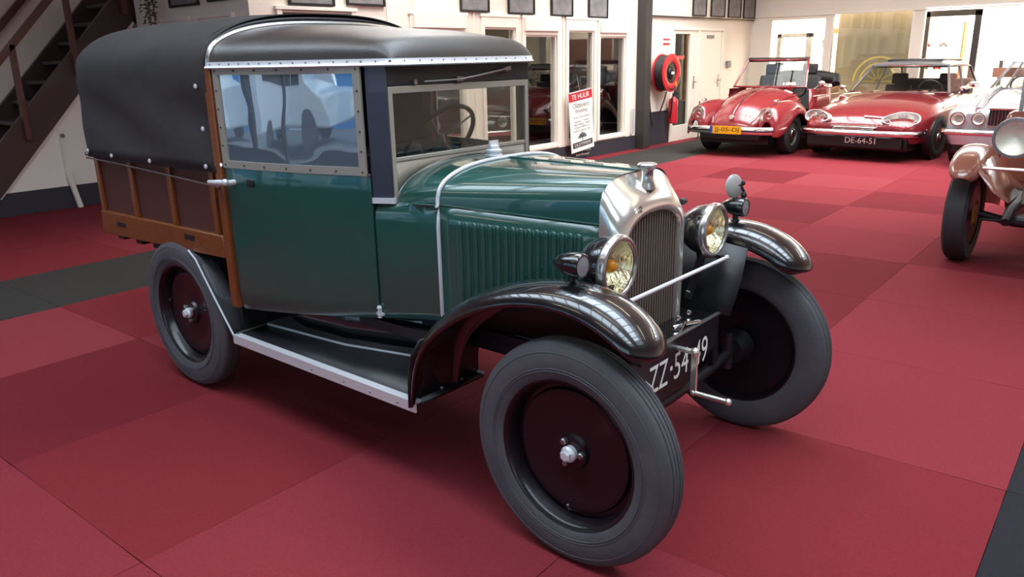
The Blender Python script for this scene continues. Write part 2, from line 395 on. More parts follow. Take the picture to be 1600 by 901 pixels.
struct(MB().box(-6.6, 7.4, YB+.1, 17.3, CZ, CZ+.1).build('ceiling_shop', 'framew'))
struct(MB().box(-6.6, 7.4, YB+.1, 17.3, -.01, .004).build('floor_shop', mat('pale_floor', 'cfc3b2', .4)))
# street outside the shop front
struct(MB().box(-30, 30, -40, -7.2, -.3, -.15).build('ground_street', 'asphalt'))

# ------------------------------------------------------------ things on the walls
def framed(name, y0, y1, zb, h, label, group='framed pictures above the windows', axis='x', at=XW+.005):
    t = thing(name, label, 'picture', ((at, (y0+y1)/2, zb) if axis == 'x' else ((y0+y1)/2, at, zb)), 0 if axis == 'x' else -PI/2, group)
    w = (y1-y0)/2; m = MB(); s = .022
    m.box(0, .025, -w, -w+s, 0, h); m.box(0, .025, w-s, w, 0, h); m.box(0, .025, -w+s, w-s, 0, s); m.box(0, .025, -w+s, w-s, h-s, h)
    m.build('frame', 'blacktrim', t, smooth=20, merge=False); MB().box(.004, .012, -w+s, w-s, s, h-s).build('print', 'grey', t)
    return t
g = 'framed pictures above the window wall'
ps = [(2.51, 3.06, 2.03, 'first picture right of the wall corner, dark frame, above the roof of the green van'),
      (3.22, 3.74, 2.05, 'second dark framed picture right of the wall corner, above the green van'),
      (4.93, 5.45, 2.035, 'leftmost of the four dark framed pictures right of the van roof'),
      (5.82, 6.36, 2.03, 'second of the four dark framed pictures above the white window frames'),
      (6.73, 7.23, 2.025, 'third of the four dark framed pictures, above the for rent banner'),
      (7.62, 8.12, 2.02, 'framed picture nearest to the dark column, left of it')]
for a, b, z, l in ps: framed('framed_picture', a, b, z, .62, l, None)
ps = [(10.70, 11.20, 'leftmost of the four narrow pictures above the white doors'), (11.38, 11.94, 'second of the four narrow pictures above the white doors'),
      (12.08, 12.62, 'third of the four narrow pictures above the white doors'), (12.74, 13.26, 'rightmost of the four narrow pictures, beside the room corner')]
for a, b, l in ps: framed('framed_picture', a, b, 2.115, .6, l, None, at=XW+.055)
framed('framed_picture', -5.98, -5.40, 2.06, .5, 'dark framed picture on the short wall beside the hanging plant', None, 'y', 2.065)
framed('framed_picture', -5.22, -4.66, 2.075, .5, 'dark framed picture on the short wall next to its outer corner', None, 'y', 2.065)

o = MB().cyl((0, 0, 0), (0, 0, .6), .016, seg=10).build('conduit', 'framew', None, loc=(XW+.03, 4.16, 2.03)); tag(o, 'thin white vertical pipe on the wall between the framed pictures', 'pipe')
# fire hose reel
t = thing('fire_hose_reel', 'red fire hose reel with black hose on the white wall beside the dark column', 'hose reel', (XW, 9.66, 1.19))
m = MB(); m.box(0, .03, -.04, .04, -.15, .15); m.cyl((.02, 0, 0), (.27, 0, 0), .03, seg=12); m.build('bracket', 'steel', t, merge=False)
prof = [(.055, 0), (.29, 0), (.305, .01), (.305, .022), (.29, .026), (.20, .03), (.17, .02), (.165, .0), (.055, .0)]
MB().lathe(prof, (.255, 0, 0), (1, 0, 0), 36).build('front_disc', 'red', t)
MB().lathe(prof, (.07, 0, 0), (1, 0, 0), 36).build('rear_disc', 'red', t)
pts = [(.09+.036*(k//24)+.036*(k % 24)/24, .26*math.cos(2*PI*k/24), .26*math.sin(2*PI*k/24)) for k in range(24*5)]
h = MB().tube(pts, .026, 8); h.lathe([(.10, .1), (.235, .1), (.235, .26), (.10, .26)], (0, 0, 0), (1, 0, 0), 30); h.build('hose', 'hose', t, merge=False)
MB().lathe([(.165, .012), (.15, .012), (.10, .014), (.09, .03), (.05, .04), (.0001, .042)], (.255, 0, 0), (1, 0, 0), 20).build('hub', 'blacktrim', t)
m = MB(); m.box(.290, .299, -.045, .045, -.02, .02); m.build('hub_label', 'paper', t)
MB().box(.282, .288, .05, .11, -.26, -.18, Matrix.Rotation(.3, 4, 'X')).build('sticker', 'yellow', t)
MB().tube([(.2, -.02, -.3), (.16, 0, -.42), (.10, .02, -.55), (.05, .06, -.62)], .014, 8).build('outlet_pipe', 'steel', t)
t = thing('hose_nozzle', 'black hose nozzle on a wall clip with a hose hanging down, beside the column', 'nozzle', (XW, 9.33, .98))
m = MB(); m.box(0, .03, -.02, .02, -.03, .03); m.cyl((.05, 0, -.1), (.05, 0, .09), .022, .03, 10); m.build('nozzle', 'blacktrim', t, merge=False)
MB().tube([(.05, 0, -.1), (.06, .02, -.3), (.07, .05, -.5), (.08, .1, -.66)], .014, 8).build('hose', 'hose', t)
# extinguisher
t = thing('fire_extinguisher', 'red fire extinguisher hanging on the wall below the hose reel by the glazed door', 'extinguisher', (XW+.12, 10.03, .34))
MB().lathe([(.0001, 0), (.07, 0), (.08, .01), (.08, .36), (.07, .40), (.035, .43), (.03, .45), (.0001, .45)], (0, 0, 0), (0, 0, 1), 24).build('cylinder_body', 'red', t)
m = MB(); m.cyl((0, 0, .45), (0, 0, .49), .022, seg=12); m.box(-.02, .10, -.012, .012, .49, .505); m.box(-.02, .09, -.01, .01, .515, .525); m.build('valve', 'blacktrim', t, merge=False)
MB().tube([(0, -.02, .47), (.03, -.09, .42), (.02, -.1, .2), (0, -.09, .1)], .01, 8).build('hose', 'blacktrim', t)
MB().lathe([(.0815, .12), (.0815, .30)], (0, 0, 0), (0, 0, 1), 10, a0=-.2, a1=1.2).build('label', 'paper', t)
MB().box(-.12, -.078, -.02, .02, .2, .26).build('bracket', 'steel', t)
# small signs and boxes
o = thing('wall_sign', 'small red and white sign on the wall above the hose reel', 'sign', (XW+.001, 9.93, 1.64))
MB().box(0, .006, -.11, .11, 0, .10).build('sign_board', 'paper', o); m = MB(); m.box(.0055, .008, -.11, .11, 0, .03); m.box(.0055, .008, -.11, .11, .07, .10); m.build('red_stripes', 'red', o, merge=False)
o = MB().box(0, .008, -.10, .10, 0, .05).build('wall_sign', 'paper', None, loc=(XW+.001, 9.45, 1.62)); tag(o, 'small pale nameplate on the white wall just right of the column', 'sign')
o = MB().box(0, .01, -.14, .14, 0, .055).build('door_plate', 'grey', None, loc=(XW-.01, 11.56, 1.75)); tag(o, 'narrow grey plate at the top of the solid white door', 'sign')
o = MB().box(0, .05, -.07, .07, 0, .12).build('switch_box', 'grey', None, loc=(XW, 12.3, 1.22), bevel=.006); tag(o, 'small grey switch box on the wall right of the white doors', 'switch')
o = MB().box(0, .008, -.13, .13, 0, .06).build('door_sticker', 'red', None, loc=(XW-.03, 10.5, 1.4)); tag(o, 'small red notice on the glass of the narrow door', 'sign')
o = thing('barrier_post', 'thin dark rod standing on the carpet beside the red convertible', 'post', (XW+.12, 11.0, 0))
MB().cyl((0, 0, 0), (0, 0, .66), .011, seg=8).build('rod', 'column', o); MB().cyl((0, 0, 0), (0, 0, .012), .06, seg=16).build('foot', 'column', o)
o = MB().box(-.012, .012, -.03, .03, 0, .40).build('guide_rail', 'alu', None, loc=(XW+.03, 8.87, .25)); tag(o, 'short vertical aluminium rail at the foot of the last white window frame', 'rail')

# to-let banner standing against the window wall, slightly leaning
t = thing('rental_banner', 'narrow white banner headed TE HUUR hanging askew in front of the window wall', 'banner', (XW+.09, 7.02, .97), 0)
R = Matrix.Rotation(.10, 4, 'X'); MB().tube([(-.09, .29, .26), (-.06, .29, .25), (0, .29, .02)], .004, 6).build('hanging_cord', 'steel', t); wB, hB = .58, .86
def bpt(y, z): return R @ Vector((0, y, z))
MB().box(-.004, .004, 0, wB, -hB, 0, R).build('banner_sheet', 'paper', t)
MB().box(.0035, .006, 0, wB, -.125, 0, R).build('red_heading', 'red', t)
MB().box(-.006, .010, 0, wB, -.004, .012, R).build('top_rail', 'alu', t)
rr, uu = bpt(1, 0), bpt(0, 1)
def bt(s, y, z, h, m, w=None): text('lettering', s, bpt(y, z)+Vector((.0062, 0, 0)), rr, uu, h, m, t, w)
bt('TE HUUR', wB/2, -.065, .07, 'paper', .44)
bt('Oldtimers', wB/2, -.19, .075, 'grey', .40); bt('Wedding', wB/2, -.28, .07, 'grey', .30); bt('Voor trouwerijen', wB/2, -.365, .035, 'grey', .42)
bt('feesten   ritten', wB/2, -.42, .028, 'grey', .38); bt('vervoer  met', wB/2, -.465, .028, 'grey', .40); bt('chauffeur', wB/2, -.505, .028, 'grey', .40); bt('informatie tel.', wB/2, -.555, .028, 'grey', .42)
MB().box(.0035, .006, .04, wB-.04, -.80, -.72, R).build('dark_band', 'column', t)
bt('OLDTIMERS', wB/2, -.76, .045, 'paper', .42)
m = MB()
for dy, dz, rr_ in ((0, -.63, .045), (-.05, -.64, .035), (.05, -.64, .035), (.09, -.655, .02), (-.09, -.655, .02)):
    c = bpt(wB/2+dy, dz); m.lathe([(.0001, 0), (rr_, 0)], (.0058, c.y, c.z), (1, 0, 0), 14)
m.box(.0035, .0058, wB/2-.008, wB/2+.008, -.72, -.64, R); m.build('tree_emblem', 'grey', t, merge=False)
o = text('window_lettering', 'Oldtimers', (XW+.0115, 7.5, .13), (0, 1, 0), (0, 0, 1), .035, 'paper', None, .40); tag(o, 'small white lettering on the dark plinth under the hanging banner', 'lettering')
o = text('window_lettering', 'verhuur', (XW+.0115, 7.5, .07), (0, 1, 0), (0, 0, 1), .035, 'paper', None, .36); tag(o, 'lowest line of white lettering on the dark plinth under the banner', 'lettering')

# staircase
t = thing('staircase', 'dark brown open staircase with handrail along the left wall', 'staircase', (-6.85, .2, 0))
sl = (1.285-.238)/(1.391-.406)
def sz(y): return .238+(y-.406)*sl
for xx in (-6.88, -7.66):
    m = MB(); poly = [(-.02, 0), (.2, 0), (3.0, sz(3.0)), (3.0, sz(3.0)+.34), (-.02, .29)]
    poly = [(.25, .03), (3.0, sz(3.0)), (3.0, sz(3.0)+.42), (.02, sz(.02)+.42), (.02, .0)]
    a = [(xx+.85+6.0-.0, 0, 0)]
    vs = [(x, y-.2, z) for x in (xx+6.85-.03, xx+6.85+.03) for y, z in poly]; n = len(poly)
    m.add(vs, [tuple(range(n)), tuple(range(2*n-1, n-1, -1))]+[(i, (i+1) % n, (i+1) % n+n, i+n) for i in range(n)])
    m.build('stringer', 'stairbrown', t, smooth=20)
k = 0; z = .19
while z < 3.0:
    y = .406+(z-.238)/sl
    MB().box(-.80, -.06, y-.40, y-.12, z+.10, z+.135).build('tread', 'tread', t, bevel=.004)
    MB().box(-.80, -.06, y-.13, y-.118, z-.09, z+.10).build('riser', 'satin', t)
    z += .205; k += 1
for y in (.765, 1.36, 1.96):
    MB().box(.0, .055, y-.2-.028, y-.2+.028, sz(y)+.15, sz(y)+1.10).build('baluster_post', 'stairrail', t, bevel=.004)
for xx in (.03, -.80):
    MB().bar((xx, -.15, sz(.05)+1.09), (xx, 2.6, sz(2.8)+1.09), .05, .07).build('handrail', 'stairrail', t, bevel=.006)
# white panel under the stairs
m = MB(); poly = [(.30, .24), (2.05, .24), (2.05, sz(2.05)-.02), (.40, .24)]
m = MB(); P = [(.45, .24), (2.06, .24), (2.06, sz(2.06)-.0)]; vs = [(x, y, z) for x in (-6.93, -6.90) for y, z in P]
m.add(vs, [(0, 1, 2), (5, 4, 3), (0, 3, 4, 1), (1, 4, 5, 2), (2, 5, 3, 0)])
m.bar((-6.885, .40, sz(.40)-.03), (-6.885, 2.06, sz(2.06)-.03), .03, .05); m.bar((-6.885, 1.08, .24), (-6.885, 1.08, sz(1.08)-.07), .006, .02)
o = m.build('stair_panel', 'framew', None, smooth=20, merge=False); o.name = 'wall_under_stairs'; struct(o)
struct(MB().box(-6.93, -6.89, .25, 2.06, 0, .24).build('baseboard_stairs', 'walldark', smooth=20))
o = MB().cyl((0, 0, 0), (.02, 0, 0), .022, seg=12).build('round_knob', 'steel', None, loc=(-6.90, 1.12, .78)); tag(o, 'small dark round knob on the white panel under the stairs', 'knob')
o = MB().bar((0, 0, 0), (0, -.07, .40), .045, .045).build('white_prop', 'framew', None, loc=(-6.84, 1.16, 0)); tag(o, 'short white batten leaning on the dark plinth under the stairs', 'batten')
# hanging plant
t = thing('hanging_plant', 'trailing brown green plant hanging beside the stairs', 'plant', (-6.10, 1.9, 2.35))
MB().lathe([(.0001, 0), (.07, 0), (.1, .12), (.09, .12), (.0001, .11)], (0, 0, .1), (0, 0, 1), 20).build('pot', 'stairrail', t)
rn = random.Random(5)
for s in range(5):
    ax, ay = rn.uniform(-.05, .05), rn.uniform(-.04, .04); m = MB(); m.tube([(ax, ay, .12), (ax*1.5, ay*1.5, -.1), (ax*1.2, ay, -.42-.03*s)], .004, 5)
    for k in range(26):
        z = .1-.55*k/26; c = Vector((ax*1.4+rn.uniform(-.05, .05), ay+rn.uniform(-.05, .05), z)); d = Vector((rn.uniform(-1, 1), rn.uniform(-1, 1), rn.uniform(-.8, .2))).normalized(); e = d.orthogonal().normalized()
        m.add([c, c+d*.025+e*.014, c+d*.055, c+d*.025-e*.014], [(0, 1, 2, 3)])
    o = m.build('trailing_stem', 'leaf', t, merge=False)

# ------------------------------------------------------------ bright shop behind the back wall
t = thing('display_frame', 'large dark frame standing in the bright shop opening behind the red saloon', 'frame', (-1.02, YB+.28, 0))
m = MB(); m.bar((-.40, 0, .0), (-.40, 0, 2.10), .10, .06, (0, 1, 0)); m.bar((.40, 0, 0), (.40, 0, 2.10), .10, .06, (0, 1, 0)); m.bar((-.45, 0, 2.07), (.45, 0, 2.07), .06, .10); m.bar((-.45, 0, .05), (.45, 0, .05), .06, .10)
m.build('frame', 'column', t, smooth=20, merge=False)
t = thing('tan_banner', 'tall tan banner printed with a yellow wheel behind the red convertible', 'banner', (-2.3, YB+.4, .5))
MB().box(-.68, .68, -.005, .005, 0, 1.75).build('banner_sheet', 'tan', t); MB().cyl((-.7, 0, 1.76), (.7, 0, 1.76), .018, seg=10).build('top_rail', 'column', t)
m = MB()
for r in (.42, .30): m.lathe([(r, 0), (r+.035, 0)], (.12, -.007, .42), (0, -1, 0), 40, a0=PI, a1=2*PI)
for k in range(7):
    a = PI*k/6; m.bar((.12+.05*math.cos(a), -.008, .42+.05*math.sin(a)), (.12+.28*math.cos(a), -.008, .42+.28*math.sin(a)), .02, .002, (0, 1, 0))
m.build('printed_wheel', 'gold', t, merge=False)
def shelf_unit(x, y, w, label, n=4):
    t = thing('shelf_unit', label, 'shelf', (x, y, 0)); 
    for s in (-1, 1): MB().box(s*w/2-.012, s*w/2+.012, -.15, .15, 0, 1.95).build('side_panel', 'orange', t)
    zs = [.25+i*.42 for i in range(n+1)]
    for z in zs: MB().box(-w/2, w/2, -.15, .15, z-.01, z+.01).build('shelf', 'framew', t)
    rn = random.Random(int(x*10))
    for z in zs[1:n]:
        cx = -w/2+.12
        while cx < w/2-.14:
            q = thing('model_car', 'small %s model car on the %s' % (rn.choice(('red', 'white')), label.split(' standing')[0]), 'toy', (x+cx, y, z+.01), 0, 'model cars on the shop shelves')
            c = 'red' if rn.random() < .5 else 'grey'
            MB().box(-.07, .07, -.05, .03, .012, .045).build('body', c, q, bevel=.008); MB().box(-.04, .035, -.045, .025, .045, .075).build('cabin', c, q, bevel=.01)
            for wx in (-.045, .045): MB().cyl((wx, -.055, .014), (wx, .035, .014), .014, seg=10).build('wheels', 'blacktrim', q)
            q['label'] = 'small model car on the open shop shelves'
            cx += rn.uniform(.2, .3)
shelf_unit(-1.45, 15.0, .75, 'open shelf unit of model cars standing behind the dark display frame')
shelf_unit(-2.35, 15.3, .5, 'narrow orange sided shelf unit standing behind the tan banner')
t = thing('door_surround', 'grey door surround in the bright shop behind the convertible', 'door frame', (-4.35, 15.4, 0))
m = MB(); m.box(-.5, -.42, 0, .1, 0, 1.86); m.box(.14, .26, 0, .1, 0, 1.86); m.box(-.5, .26, 0, .1, 1.78, 1.86); m.build('frame', 'grey', t, smooth=20, merge=False)
t = thing('door_surround', 'orange wooden door surround in the bright shop left of the tan banner', 'door frame', (-3.45, 15.4, 0))
m = MB(); m.box(-.24, .05, 0, .1, 1.83, 1.93); m.box(.02, .07, 0, .1, 0, 1.93); m.build('frame', 'orange', t, smooth=20, merge=False)
t = thing('portrait_poster', 'white poster with a small dark portrait drawing on the shop wall', 'poster', (-3.80, 15.35, 1.25))
MB().box(-.16, .16, 0, .006, 0, .62).build('sheet', 'paper', t); m = MB()
m.lathe([(.0001, 0), (.055, 0)], (0, -.003, .42), (0, -1, 0), 20); m.lathe([(.0001, 0), (.03, 0)], (-.02, -.003, .33), (0, -1, 0), 14); m.box(-.07, .05, -.003, 0, .10, .115); m.box(-.05, .06, -.003, 0, .07, .085); m.build('drawing', 'grey', t, merge=False)
t = thing('wall_display', 'dark red brown framed display on the far right shop wall', 'display', (.35, 15.2, 0))
MB().box(-.45, .9, 0, .06, 1.25, 1.9).build('board', mat('plum', '8a6a66', .6), t); MB().box(-.9, .9, -.1, .1, .95, 1.12).build('beam', mat('brown_beam', '6b4a44', .6), t); MB().box(-.5, .5, -.12, -.1, .7, .9).build('sheet', 'paper', t)
for s in (-.8, .8): MB().box(s-.03, s+.03, 0, .06, 0, 1.25).build('leg', 'column', t)

# street objects that the glass and paint reflect
def van(x, y, lab, col='van', L=4.6, H=2.1):
    t = thing('parked_van', lab, 'van', (x, y, -.15)); m = MB()
    P = [(-L/2, .35), (-L/2, H-.1), (-L/2+.2, H), (L/2-1.5, H), (L/2-.8, 1.25), (L/2-.1, 1.05), (L/2, .4)]
    rows = [[(px, yy, pz) for px, pz in P] for yy in (-.9, .9)]; m.grid(rows, closed=True, caps=True); m.build('body', col, t, smooth=25, bevel=.06)
    g = MB(); g.box(-L/2+.5, L/2-1.7, .9, .92, 1.2, 1.75); g.box(L/2-1.65, L/2-1.15, .9, .92, 1.2, 1.7); g.build('side_windows', 'blacktrim', t, merge=False)
    for wx in (-L/2+.9, L/2-.9): MB().cyl((wx, .72, .33), (wx, .95, .33), .33, seg=20).build('wheel', 'rubber', t); MB().cyl((wx, -.95, .33), (wx, -.72, .33), .33, seg=20).build('wheel', 'rubber', t)
van(-6.5, -12.5, 'white delivery van parked in the street outside'); van(-13, -12.0, 'white van parked further up the street', H=2.4)
t = thing('site_hoarding', 'tall blue hoarding panels across the street', 'hoarding', (-11.5, -15.5, -.15))
for k in range(7):
    if k % 2 == 0: MB().box(k*2.5-4, k*2.5-1.6, 0, .1, 0, 4.4).build('panel', 'blue', t)
    else: MB().box(k*2.5-4, k*2.5-1.6, 0, .1, 0, 4.4).build('panel', 'van', t)
# ------------------------------------------------------------ THE GREEN VAN (front towards +X)
van_ = thing('vintage_van', 'dark green vintage delivery van with black canvas rear, wooden bed sides and black disc wheels', 'car')
SIDE = [(-.66, .605), (-.3, .548), (.10, .437), (.24, .408), (.39, .389)]
def sy(x): return smoothp(SIDE, x)
def zb(x): return interp([(-.64, .472), (.10, .53), (.39, .562)], x)
def arch(w, z1, zt, n, k=28, full=True):
    """points (y,z) from +w over the top to -w"""
    o = []
    for i in range(k+1):
        t = PI*i/k; c, s = math.cos(t), math.sin(t)
        o.append((w*math.copysign(abs(c)**(2/n), c), z1+(zt-z1)*abs(s)**(2/n)))
    return o
def quadT(a, b, t): return a+(b-a)*t
# doors and side body
for sg in (-1, 1):
    rows = [[(x, sg*(sy(x)-(.012 if q == 0 else 0)), zb(x)+(1.088-zb(x))*q/8) for q in range(9)] for x in frange(-.633, .093, 14)]
    d = MB().grid(rows).build('door', 'green', van_, solid=.018, offset=0, bevel=.003)
    if sg == -1:
        h = MB(); h.cyl((-.58, -.60, 1.028), (-.58, -.635, 1.028), .012, seg=10); h.tube([(-.58, -.64, 1.03), (-.62, -.645, 1.028), (-.70, -.648, 1.024)], [.010, .013, .009], 10); h.ball((-.58, -.643, 1.032), .015, seg=10)
        h.build('door_handle', 'alu', d); MB().box(-.60, -.46, -.592, -.585, 1.015, 1.045).build('handle_plate', 'satin', d, bevel=.003)
        hg = MB(); hg.cyl((.095, -.445, .535), (.095, -.445, .57), .009, seg=10); hg.box(.075, .115, -.447, -.437, .545, .555); hg.ball((.095, -.446, .575), .011, seg=8); hg.build('door_hinge', 'alu', d, merge=False)
# cowl
def cowl_sec(x):
    t = (x-.10)/.285; ys = sy(x); w = quadT(.384, .388, max(0, t)); z1 = quadT(.985, 1.0, t); A = arch(w, z1, quadT(1.122, 1.126, t), quadT(1.95, 2.7, t), 30)
    L = [(ys-.012, zb(x)), (ys, zb(x)+.03), (ys, .75), (ys, .92), (ys-.004, .955), (ys-.014, z1-.012), (max(w+.006, ys-.028), z1-.003)]
    return [(x, y, z) for y, z in L]+[(x, y, z) for y, z in A]+[(x, -y, z) for y, z in L[::-1]]
MB().grid([cowl_sec(x) for x in frange(.0975, .385, 14)]).build('cowl', 'green', van_, smooth=50)
sec = cowl_sec(.385)
MB().tube([(x+.002, y*1.006, z+(.004 if abs(y) < .38 else 0)) for x, y, z in sec], .0075, 8).build('cowl_trim', 'alu', van_)
A = arch(.386, .985, 1.124, 1.95, 40)
MB().tube([(.172, y, z+.003) for y, z in A], .006, 8).build('cowl_bead', 'steel', van_)
# bonnet
def hp(x):
    t = (x-.392)/(.968-.392); return quadT(.386, .219, t), quadT(1.0, .966, t), quadT(1.126, 1.119, t), quadT(2.7, 3.8, t)
rows = []
for x in frange(.392, .968, 20): w, z1, zt, n = hp(x); rows.append([(x, y, z) for y, z in arch(w, z1, zt, n, 34)])
bt_ = MB().grid(rows).build('bonnet_top', 'green', van_, smooth=60)
MB().tube([(x, 0, hp(x)[2]+.001) for x in frange(.392, .968, 6)], .005, 8).build('centre_hinge', 'green', bt_)
cap = MB(); cap.lathe([(.0001, 0), (.036, 0), (.036, .012), (.030, .014), (.030, .022), (.033, .024), (.033, .032), (.024, .036), (.022, .048), (.010, .052), (.0001, .052)], (.265, .055, 1.112), (0, 0, 1), 20)
cap.bar((.265, .03, 1.170), (.265, .08, 1.170), .008, .02); cap.build('filler_cap', 'alu', van_)
for sg in (-1, 1):
    a = Vector((.392, sg*.386, 0)); b = Vector((.968, sg*.219, 0)); rows = []
    for t in frange(0, 1, 10):
        p = a.lerp(b, t); z1 = 1.0-.034*t; rows.append([(p.x, p.y, .56+(z1-.56)*q/6) for q in range(7)])
    hs = MB().grid(rows).build('bonnet_side', 'green', van_, solid=.006)
    MB().tube([(a.x, a.y*1.004, 1.001), (b.x, b.y*1.008, .967)], .004, 6).build('bonnet_hinge', 'green', hs)
    # louvres : pressed vents, rounded on top, open at the front
    d = (b-a).normalized(); nrm = Vector((d.y, -d.x, 0))*(-sg) if False else Vector((-d.y, d.x, 0))*sg
    if nrm.y*sg < 0: nrm = -nrm
    lm = MB(); rows = []; H = .315; WL = .0245
    for i in range(12):
        s = i/11; zz = (H*(s/.9) if s < .9 else H) if i < 9 else H
    for k in range(17):
        z = -H+(H+.0)*k/10 if k <= 10 else WL*.55*math.sin((k-10)/6*PI/2)
        wsc = 1 if k <= 10 else max(.02, math.cos((k-10)/6*PI/2)); rise = .0085*(min(1, k/1.5) if k <= 10 else max(0.0, math.cos((k-10)/6*PI/2)))
        rows.append([(u*WL*wsc, hgt*rise, z) for u, hgt in ((-.5, 0), (-.38, .35), (-.2, .75), (.0, .97), (.2, 1), (.38, .75), (.5, 0))])
    lm.grid(rows); first = None
    for k in range(16):
        t = .13+.745*k/15; p = a.lerp(b, t)+nrm*.003; zt = .935-.017*t
        if first is None: o = lm.build('louvre', 'green', hs, smooth=70); first = o
        else: o = first.copy(); C.objects.link(o)
        X = d; Y = nrm; Z = X.cross(Y)
        if Z.z < 0: X = -d
        o.matrix_local = Matrix(((d.x, nrm.x, 0, p.x), (d.y, nrm.y, 0, p.y), (0, 0, 1, zt), (0, 0, 0, 1)))
# radiator
rings = [(.962, .216, .962, 1.112, 3.8), (.964, .226, .965, 1.116, 3.6), (.978, .226, .960, 1.100, 3.3), (1.0, .226, .945, 1.074, 2.7), (1.022, .222, .925, 1.056, 2.4), (1.040, .210, .910, 1.032, 2.3), (1.050, .195, .900, 1.008, 2.3), (1.050, .184, .893, .992, 2.3), (1.040, .178, .89, .985, 2.3), (1.022, .176, .89, .982, 2.3)]
rows = []
for x, w, z1, zt, n in rings:
    A = arch(w, z1, zt, n, 32); rows.append([(x-.004, w, .545)]+[(x, w, .75)]+[(x, y, z) for y, z in A]+[(x, -w, .75), (x-.004, -w, .545)])
sh = MB().grid(rows).build('radiator_shell', 'nickel', van_, smooth=60)
c = MB(); c.lathe([(.0001, .075), (.028, .075), (.034, .070), (.034, .062), (.026, .056), (.021, .045), (.021, .022), (.028, .006), (.034, -.012)], (1.004, 0, 1.072), (0, 0, 1), 28); c.build('radiator_cap', 'rim', van_)
MB().cyl((1.025, .235, .985), (1.025, .205, .985), .012, seg=10).build('shell_knob', 'blacktrim', sh)
bd = MB(); 
for dz in (0, .012): bd.tube([(1.050, -.125, 1.000+dz), (1.052, -.115, 1.010+dz), (1.050, -.105, 1.000+dz)], .0028, 6)
bd.build('small_emblem', 'chrome', sh)
co = MB(); A = arch(.178, .89, .984, 2.3, 30); co.add([(1.018, y, z) for y, z in [(.178, .55)]+A+[(-.178, .55)]], [tuple(range(len(A)+2))])
for y in frange(-.168, .168, 21):
    zt = .89+.094*max(0, 1-(abs(y)/.178)**2.3)**(1/2.3)-.002; co.box(1.019, 1.032, y-.0032, y+.0032, .552, zt)
co.build('radiator_core', 'grill', van_, merge=False)
MB().tube([(1.035, -.2, .548), (1.045, 0, .542), (1.035, .2, .548)], .009, 8).build('shell_foot', 'chrome', van_)
# windscreen
WX = .158
def scr(y0, y1, z0, z1, x0, x1): return (x0, x1, y0, y1, z0, z1)
fr = MB()
fr.box(WX-.012, WX+.012, -.398, -.378, 1.0, 1.405); fr.box(WX-.012, WX+.012, .378, .398, 1.0, 1.405); fr.box(WX-.012, WX+.012, -.378, .378, 1.380, 1.405); fr.box(WX-.010, WX+.008, -.378, .378, 1.135, 1.150)
wf = fr.build('windscreen_frame', 'aluframe', van_, smooth=20, bevel=.002, merge=False)
MB().box(WX-.003, WX+.003, -.378, .378, 1.150, 1.380).build('windscreen_glass', 'clearpane', wf)
A = [(y, z) for y, z in arch(.386, .985, 1.118, 1.95, 40) if abs(y) <= .379]
lp = MB(); n = len(A); lp.add([(WX+.002, y, max(z, 1.0)-.002) for y, z in A]+[(WX+.002, y, 1.136) for y, z in A], [(i, i+1, i+1+n, i+n) for i in range(n-1)])
lp.build('windscreen_panel', 'beige', van_, solid=.006)
MB().box(WX-.01, WX+.010, -.400, .400, 1.406, 1.487).build('windscreen_header', 'header', van_, bevel=.004)
wp = MB(); wp.box(WX+.010, WX+.026, -.055, -.02, 1.412, 1.430); wp.tube([(WX+.028, -.04, 1.42), (WX+.04, .06, 1.432), (WX+.03, .235, 1.452)], .0045, 8); wp.tube([(WX+.03, -.235, 1.418), (WX+.03, -.04, 1.420)], .003, 6)
wp.bar((WX+.028, .225, 1.451), (WX+.028, .262, 1.456), .010, .016); wp.build('wiper', 'steel', van_, merge=False)
MB().cyl((WX+.01, -.27, 1.417), (WX+.022, -.27, 1.417), .010, seg=10).build('header_bolt', 'steel', van_)
